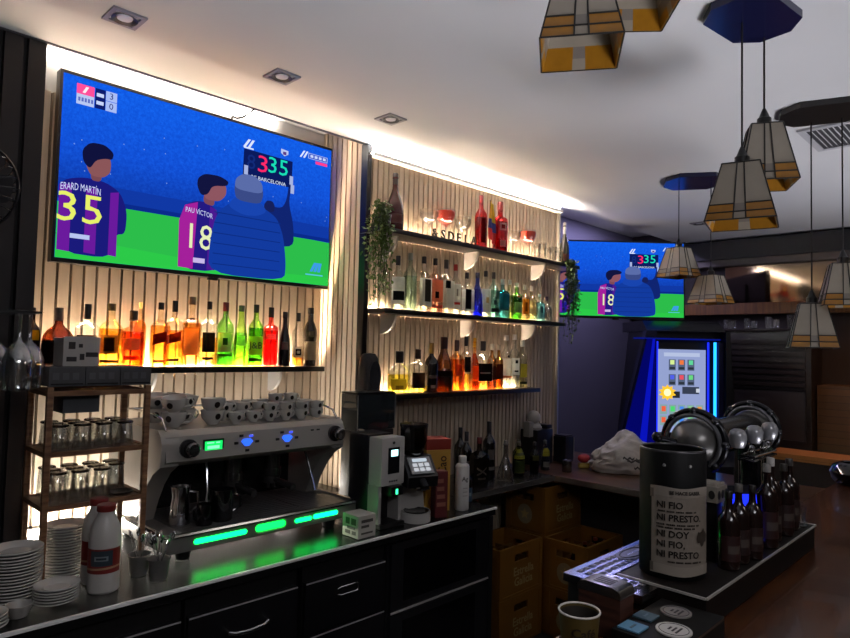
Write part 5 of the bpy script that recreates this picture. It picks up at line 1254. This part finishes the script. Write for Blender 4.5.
# black container with the house rules
nf = thing('black_container', 'tall black round container with a white scroll label reading NI FIO', 'container', (1.540,-2.338,1.1402))
RC = .0755
MB().lathe([(0,0),(RC-.002,0),(RC,.003),(RC,.290),(RC-.002,.293),(RC-.006,.291),(RC-.006,.012),(0,.010)], 44).build('body', P('#060607', .55, spec=.2), nf)
MB().ring((0,0,.293), RC-.003, .003, n=40, k=8).build('rim', P('#262428', .3), nf)
fa = R(-135)
def wrap(nm, col, a0, a1, z0, z1, off, wob=0):
    n = 20; vs = []
    for i in range(n+1):
        a = fa + a0 + (a1-a0)*i/n
        for zz in (z0, z1): vs.append(((RC+off)*math.cos(a), (RC+off)*math.sin(a), zz + wob*math.sin(i*.5)))
    return MB().add(vs, [(2*i,2*i+2,2*i+3,2*i+1) for i in range(n)]).build(nm, P(col, .6), nf)
wrap('scroll_label', '#857b70', -1.02, 1.0, .020, .205, .0006, .001)
wrap('scroll_edge', '#8f857a', -1.06, 1.04, .012, .034, .0012, .0015); wrap('scroll_edge', '#8f857a', -1.06, 1.0, .190, .212, .0012, .0015)
wrap('scroll_curl', '#5c534a', -1.06, -.94, .016, .036, .0018); wrap('scroll_curl', '#5c534a', -1.06, -.94, .186, .206, .0018)
INK = P('#1c1611', .6)
def nfline(s, z, sz, a=0.0, al='LEFT'):
    mb = text_mb(s, sz, ax=al, bold=.0005); on_round(mb, RC+.0024, fa + a, z).build('lettering', INK, nf)
nfline('SE HACE SABER', .200, .0105, 0, 'CENTER')
for s, z, sz in (('NI FIO', .171, .021), ('NI PRESTO.', .142, .021), ('NI DOY', .105, .021), ('NI FIO,', .082, .021), ('NI PRESTO', .059, .021)): nfline(s, z, sz, -.84)
mb = MB()
for z, a0, a1 in ((.157,-.80,.35), (.127,-.84,.45), (.120,-.84,.30), (.043,-.5,.55)):
    n = 26
    for i in range(n):
        if i % 6 == 5: continue
        vs = [((RC+.0022)*math.cos(fa+a0+(a1-a0)*q/n), (RC+.0022)*math.sin(fa+a0+(a1-a0)*q/n), zz) for q in (i, i+.8) for zz in (z-.0018, z+.0018)]
        mb.add(vs, [(0,2,3,1)])
mb.build('small_print', INK, nf)
mb = MB(); n = 18
vs = [((RC+.0020)*math.cos(fa+.62), (RC+.0020)*math.sin(fa+.62), .098)] + [((RC+.0020)*math.cos(fa+.62+.25*math.cos(2*PI*i/n)), (RC+.0020)*math.sin(fa+.62+.25*math.cos(2*PI*i/n)), .098+.017*math.sin(2*PI*i/n)*(1+.3*math.sin(i*2))) for i in range(n)]
mb.add(vs, [(0,1+i,1+(i+1) % n) for i in range(n)]); mb.build('printed_picture', P('#3a322b', .6), nf)
mb = MB()
for a in (-.62, .15): mb.ball((RC*math.cos(fa+a), RC*math.sin(fa+a), .262), .004, 10, 6)
mb.build('rivets', P('#a8a6a4', .3, .8), nf)

# beer tower
bt = thing('beer_tower', 'black and chrome beer tap tower with two flanged elbows and three taps', 'beer tap', (0,0,0))
PIPE = P('#3a3a3e', .22, .85); KNOB = P('#8a8a8e', .28, .5)
ty, tz = -2.300, 1.425
xa, xb = 1.775, 2.232
for x in (xa, xb):
    MB().cyl(.052, 1.1402, tz-.02, (x, ty), 26).build('column', PIPE, bt)
    MB().cyl(.062, 1.1402, 1.152, (x, ty), 26).build('foot_flange', CHROME, bt)
    MB().ball((x, ty, tz-.004), .066, 26, 16).build('elbow', P('#6a6866', .32, .7), bt)
    f = MB(); f.ring((x-.010, ty, tz), .082, .010, 'X', 34, 10); f.build('flange', P('#1c1c20', .25, .6), bt)
    f2 = MB(); f2.ring((x-.020, ty, tz), .072, .006, 'X', 34, 8); f2.build('flange_ring', P('#7c7c80', .3, .8), bt)
    for k in range(8):
        a = 2*PI*k/8 + PI/8 - PI/8
        MB().ball((x-.016, ty+.083*math.cos(a), tz+.083*math.sin(a)), .011, 12, 8).build('bolt', P('#3c3c40', .25, .8), bt)
MB().rod((xa+.04, ty, tz), (xb-.04, ty, tz), .050, 26).build('cross_pipe', P('#17171a', .25, .5), bt)
for k in range(3):
    x = 1.808 + .134*k
    tp = MB().rod((x, ty-.045, tz), (x, ty-.085, tz), .013, 14).build('tap', CHROME, bt)
    MB().lathe([(0,-.024),(.016,-.022),(.022,-.008),(.023,.010),(.018,.022),(.010,.027),(0,.028)], 20, (x, ty-.098, tz+.014)).build('tap_handle', KNOB, tp)
    MB().rod((x, ty+.045, tz-.01), (x, ty+.080, tz-.02), .013, 12).rod((x, ty+.080, tz-.014), (x, ty+.085, tz-.075), .009, 12).build('spout', CHROME, tp)
MB().rod((xa-.06, ty+.03, tz+.0), (xa-.105, ty+.055, tz+.012), .008, 10).ball((xa-.11, ty+.058, tz+.014), .014, 12, 8).build('side_valve', P('#2a2a30', .25, .7), bt)

# glowing blue panel added in place of a blue reflection on metal
sn = thing('blue_reflection_panel', 'small blue glowing panel added for a reflection behind the sauce bottles', 'screen', (1.875,-2.385,1.1402), R(-40))
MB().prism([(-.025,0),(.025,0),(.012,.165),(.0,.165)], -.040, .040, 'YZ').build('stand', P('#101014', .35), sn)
MB().box(-.038,.038,-.004,-.001,.02,.10, M=Matrix.Translation((0,-.022,.045)) @ Matrix.Rotation(R(-10),4,'X')).build('display', E('#1828d8', 1.3), sn)  # emissive blue sheet in place of the reflected blue
MB().box(-.030,.030,-.006,-.002,-.045,.01, M=Matrix.Translation((0,-.027,.055)) @ Matrix.Rotation(R(-10),4,'X')).build('keypad', E('#2a3ae0', .8), sn)  # lower blue sheet, glowing for the same reflection

# sauce bottles
SBG = 'dark glass bottles on the black platform'
def sauce(x, y, h, w, lb, lab, cap):
    t = bottle('sauce_bottle', lb, x, y, 1.1392, h, w, 'tall', '#2a1410', opaque='#1c0d0b', cap=cap, caph=.10, labs=[(lab, .12, .44, .9), ('#4a3f3a', .22, .32, .45)], group=SBG, face=R(-130)); return t
sauce(1.665,-2.425,.188,.052,'dark bottle at the front of the platform, right beside the black container','#2c1212','#1c1816')
sauce(1.735,-2.425,.195,.052,'dark bottle second from the black container on the platform','#221010','#5c5854')
sauce(1.800,-2.437,.185,.050,'dark bottle third from the black container, below the perforated holder','#261210','#1c1816')
sauce(1.935,-2.432,.225,.056,'tall dark red bottle in the middle of the platform','#2c1210','#7c7874')
sauce(2.010,-2.420,.232,.056,'tall dark bottle with a pale cap in the middle group on the platform','#1c0e0c','#a8a4a0')
sauce(2.105,-2.428,.205,.054,'dark bottle left of the small glass shaker at the platform end','#261010','#2a2624')
sauce(2.190,-2.420,.210,.056,'dark bottle at the far right end of the platform','#200d0b','#3a3634')
# perforated holder
ph = thing('straw_holder', 'pale perforated holder box rising behind the front bottles', 'holder', (1.700,-2.372,1.1402))
MB().box(-.018,.018,-.018,.018,0,.150,.003).build('stem', P('#171416', .4), ph)
MB().box(-.034,.034,-.026,.024,.150,.190,.003).build('box', P('#8a8278', .5), ph)
mb = MB()
for k in range(3): mb.prism([(-.024+.024*k+.008*math.cos(2*PI*i/14), .170+.011*math.sin(2*PI*i/14)) for i in range(14)], -.0272, -.0261, 'XZ')
for k in range(2): mb.prism([(-.012+.026*k+.008*math.cos(2*PI*i/14), .170+.011*math.sin(2*PI*i/14)) for i in range(14)], -.0352, -.0341, 'YZ')
mb.build('holes', P('#1c1816', .7), ph)
mb = MB()
for k in range(5): mb.box(-.030+.013*k, -.022+.013*k, -.02, .025, .1902, .196)
mb.build('ridges', P('#a39a8e', .5), ph)
# condiment caddy tray on top
cy = thing('condiment_rack', 'chrome two tier condiment rack standing at the tap platform', 'rack', (2.03,-2.375,1.1402))
MB().box(-.085,.125,-.022,.022,.222,.228,.002).build('tray', CHROME, cy)
for x in (-.08,.12): MB().rod((x,.018,0),(x,.018,.222),.004,8).build('upright', CHROME, cy)
mb = MB(); mb.tube([(-.08,-.02,.236),(-.08,.02,.236),(.12,.02,.236),(.12,-.02,.236)], .003, 6, closed=True); mb.build('rail', CHROME, cy)
for k, x in enumerate((-.05, .06, .10)):
    t = thing('salt_shaker', f'tiny glass shaker on the chrome condiment rack, {NTH[k]} of three', 'shaker', (2.03+x,-2.378,1.3687), 0, 'shakers on the chrome rack')
    MB().lathe([(0,0),(.011,0),(.012,.018),(.009,.024),(0,.024)], 14).build('jar', G('#d8d4d0', .3), t)
    MB().lathe([(.0095,.0245),(.010,.030),(.006,.036),(0,.037)], 14).build('cap', CHROME, t)
for k, (x, y) in enumerate(((2.150,-2.375),(2.245,-2.435))): tumbler('shaker_glass', f'small clear glass at the right end of the platform, {["rear","front"][k]} one', x, y, 1.1392, .06, .016, .019, 'small glasses at the platform end')
# dark bowl at the right edge
ab = thing('ashtray', 'glossy black bowl standing on the bar at the right edge', 'ashtray', (3.60,-2.335,1.0705))
MB().lathe([(0,0),(.085,0),(.105,.02),(.115,.055),(.100,.085),(.07,.10),(.062,.096),(.08,.07),(.085,.04),(.06,.02),(0,.02)], 28).build('bowl', P('#0c0b0c', .12, coat=.6), ab)
MB().ball((-.085,-.06,.062), .012, 10, 6).build('highlight_ball', P('#d8c8a8', .2, .8), ab)  # bright ball modelled as the highlight on the dark bowl

# ================================================================== FAR CORNER
am = thing('slot_machine', 'black slot machine with blue light columns and a bright game screen in the far corner', 'slot machine', (4.88,-.945,0), R(-45)); am.scale = (.93, .93, 1)
DKB = P('#0a0a10', .35); BLU = P('#0c0f3a', .3)
MB().prism([(-.46,.001),(.40,.001),(.37,1.86),(-.25,1.86)], .06, .50, 'XZ').build('cabinet', DKB, am)
MB().prism([(-.02,1.84),(.62,1.84),(.62,1.922),(.10,1.922)], -.27, .38, 'YZ').build('top_box', P('#0b0a0f', .3), am)
MB().prism([(-.57,.70),(-.275,1.84),(-.19,1.84),(-.19,.70)], -.02, .055, 'XZ').build('left_wing', BLU, am)
MB().prism([(-.535,.72),(-.27,1.78),(-.20,1.78),(-.20,.72)], -.023, -.0205, 'XZ').build('painted_wing_glow', E('#0a10b0', .16), am)  # emission stands in for blue light falling on the wing
MB().box(.318,.36,-.03,.055,1.0,1.76).build('light_trough', BLU, am)
MB().prism([(.365,.70),(.365,1.84),(.40,1.84),(.46,.70)], -.06, .055, 'XZ').build('right_wing', DKB, am)
MB().prism([(-.30,.001),(.055,.001),(.055,.98),(-.10,.98),(-.30,.86)], -.42, .42, 'YZ').build('button_desk', P('#101018', .3), am)
LB = E('#1a2cff', .9)
MB().prism([(-.33,.98),(-.225,1.78),(-.205,1.78),(-.27,.98)], -.026, -.0235, 'XZ').build('light_column', E('#0c18d8', .4), am)
MB().box(-.178,-.170,.0,.055,1.0,1.76).build('light_column', LB, am)
MB().box(.262,.268,.03,.055,1.0,1.76).build('light_column', LB, am)
MB().box(.290,.301,-.03,.0,1.0,1.76).build('light_column', E('#1f8cff', 1.8), am)
MB().box(-.36,.33,-.04,.055,1.775,1.785).build('light_edge', E('#1020a0', .3), am)
scn = MB().box(-.150,.245,.045,.0585,1.06,1.70).build('game_screen', E('#8f9cc8', .6), am)
def ic(nm, x, z, w, h, col, st=1.0, y=.0435):
    return MB().box(x-w/2, x+w/2, y, y+.001, z-h/2, z+h/2).build(nm, E(col, st*.6), scn)
ic('banner', .045, 1.66, .30, .03, '#b8c4e4', .9)
cols = ['#c8e08a','#e0703a','#58c890','#4a58d8','#d84a5a','#60c878']
for k in range(6):
    x = -.035+.078*(k % 3); z = 1.60-.115*(k//3)
    ic('game_tile', x, z-.02, .058, .085, '#5c6a86', .8); ic('game_symbol', x, z, .034, .034, cols[k], 1.1, .0425); ic('game_caption', x, z-.045, .046, .018, '#39414e', .6, .0425)
for k in range(10):
    x = -.105+.075*(k % 5); z = 1.235-.085*(k//5)
    ic('game_tile', x, z, .060, .075, '#86a8a8', .9); ic('game_symbol', x, z+.005, .034, .040, ['#e05a3a','#3a7ad8','#e08a3a','#48c868','#7ad86a'][(k*3) % 5], 1.1, .0425)
fl_ = MB(); n = 20; cx, cz = -.075, 1.365
fl_.add([(cx, .0425, cz)] + [(cx+(.075 if i % 2 else .05)*math.cos(2*PI*i/n), .0425, cz+(.062 if i % 2 else .045)*math.sin(2*PI*i/n)) for i in range(n)], [(0,1+i,1+(i+1) % n) for i in range(n)])
fl_.build('burst', E('#e8b42a', .75), scn)
MB().prism([(cx+.03*math.cos(2*PI*i/16), cz+.028*math.sin(2*PI*i/16)) for i in range(16)], .0415, .042, 'XZ').build('burst_core', E('#fff0b0', .8), scn)
ic('game_title', .12, 1.385, .14, .055, '#3c4458', .8); ic('game_title', .18, 1.385, .03, .03, '#d8e0f0', .8, .0425)
ic('shadow_figure', .0, 1.35, .06, .05, '#2e3338', .7)

# cabinet with glassware under the mirror
bcb = thing('back_cabinet', 'tall dark louvred cabinet under the far mirror', 'cabinet', (0,0,0))
MB().box(5.82,6.15,-1.62,-.78,.001,1.876,.004).build('body', P('#17110f', .45), bcb)
mb = MB()
for k in range(16): mb.box(5.808,5.819,-1.58,-.82,1.02+k*.05,1.05+k*.05)
mb.build('louvres', P('#1f1814', .4), bcb)
MB().box(5.80,6.17,-1.64,-.76,1.877,1.892,.002).build('top', P('#2c221d', .35), bcb)
for k in range(9):
    x, y, h = 5.86+.10*(k % 2), -.84-.085*k, (.06,.09,.075,.10,.07,.11,.08,.12,.10)[k]
    tumbler('glass_tumbler', f'small glass on the dark far cabinet, {NTH[k]} from the left', x, y, 1.892, h, .024, .030, 'glasses on the far cabinet')
t = thing('soda_siphon', 'tall silvery siphon at the right end of the dark far cabinet', 'siphon', (5.90,-1.585,1.893))
MB().lathe([(0,0),(.045,0),(.05,.01),(.05,.13),(.035,.17),(.018,.19),(.018,.22),(0,.22)], 20).build('body', P('#a9a8a6', .2, .8), t)
MB().rod((0,0,.215),(0,0,.25),.014,12).rod((0,0,.24),(-.06,-.02,.225),.008,8).build('tap_head', CHROME, t)
ds = thing('chalk_board', 'dim framed dark board on the far wall beside the brick pillar', 'board', (X2-.012,-1.30+.0,1.18))
ds.location = (5.79,-1.31,1.19)
MB().box(0,.012,-.27,.27,-.20,.20,.002).build('panel', P('#26211f', .45), ds)
MB().box(-.006,-.0005,-.28,.28,.20,.215).box(-.006,-.0005,-.28,.28,-.215,-.20).box(-.006,-.0005,-.28,-.27,-.20,.20).box(-.006,-.0005,.27,.28,-.20,.20).build('frame', P('#131010', .4), ds)

# ================================================================== ADDED FILL LIGHTS
def area(nm, loc, size, sy, energy, col, rot=(0,0,0)):
    l = bpy.data.lights.new(nm, 'AREA'); l.shape = 'RECTANGLE'; l.size = size; l.size_y = sy; l.energy = energy; l.color = lin(col)
    o = bpy.data.objects.new(nm, l); COL.objects.link(o); o.location = loc; o.rotation_euler = rot; return o
area('front_fill', (.2,-4.3,2.72), 1.2, .8, 17, '#ecebf0')  # added fill light from behind the camera
area('hall_fill', (3.4,-4.5,2.72), .8, .5, 5, '#f0e4d8')  # added weak fill, out of frame
cl_ = area('ceiling_fill', (2.9,-3.95,.5), 6.4, .2, 17, '#f6f6ff', (R(140),0,0)); cl_.data.spread = R(64)  # added uplight to brighten the ceiling
area('recess_fill', (4.95,-.22,2.87), 1.3, .08, 16, '#b8b0e0')  # added light to brighten the recess wall
hs = MB()
for x, y, a, b in ((.2,-4.3,.62,.42), (3.4,-4.5,.42,.27)):
    for q in ((x-a-.03,x-a,y-b-.03,y+b+.03), (x+a,x+a+.03,y-b-.03,y+b+.03), (x-a,x+a,y-b-.03,y-b), (x-a,x+a,y+b,y+b+.03)): hs.box(*q, 2.70, 2.749)
struct('trim_fill_frames', hs, P('#c8c8c8', .5))  # unseen frames made for the two added overhead fills
hs = MB(); hs.box(-.35,6.15,-4.07,-3.83,.001,.40).box(-.35,6.15,-4.07,-4.055,.40,.60).box(-.35,6.15,-3.845,-3.83,.40,.46)
struct('trim_fill_housing', hs, P('#2a2624', .5))  # unseen housing made for the added uplight
sl = bpy.data.lights.new('ledge_fill', 'SPOT'); sl.energy = 16; sl.color = lin('#ffa24a'); sl.spot_size = R(70); sl.spot_blend = .6; sl.shadow_soft_size = .05  # added warm spot for the glow on ledge and pillar
so = bpy.data.objects.new('ledge_fill', sl); COL.objects.link(so); so.location = (5.35,-2.35,2.70)
so.rotation_euler = (Vector((6.0,-2.0,1.0))-so.location).to_track_quat('-Z','Y').to_euler()

w = bpy.data.worlds.new('world'); scene.world = w; w.use_nodes = True
w.node_tree.nodes['Background'].inputs[0].default_value = (.10,.11,.15,1); w.node_tree.nodes['Background'].inputs[1].default_value = .05
vs_ = scene.view_settings
vs_.view_transform = 'Standard'; vs_.look = 'None'; vs_.exposure = .85; vs_.gamma = 1; vs_.use_curve_mapping = False
cy_ = scene.cycles
cy_.transparent_max_bounces = 40; cy_.max_bounces = 10; cy_.diffuse_bounces = 5; cy_.glossy_bounces = 4; cy_.sample_clamp_indirect = 6
cy_.use_denoising = True
bpy.context.view_layer.update()
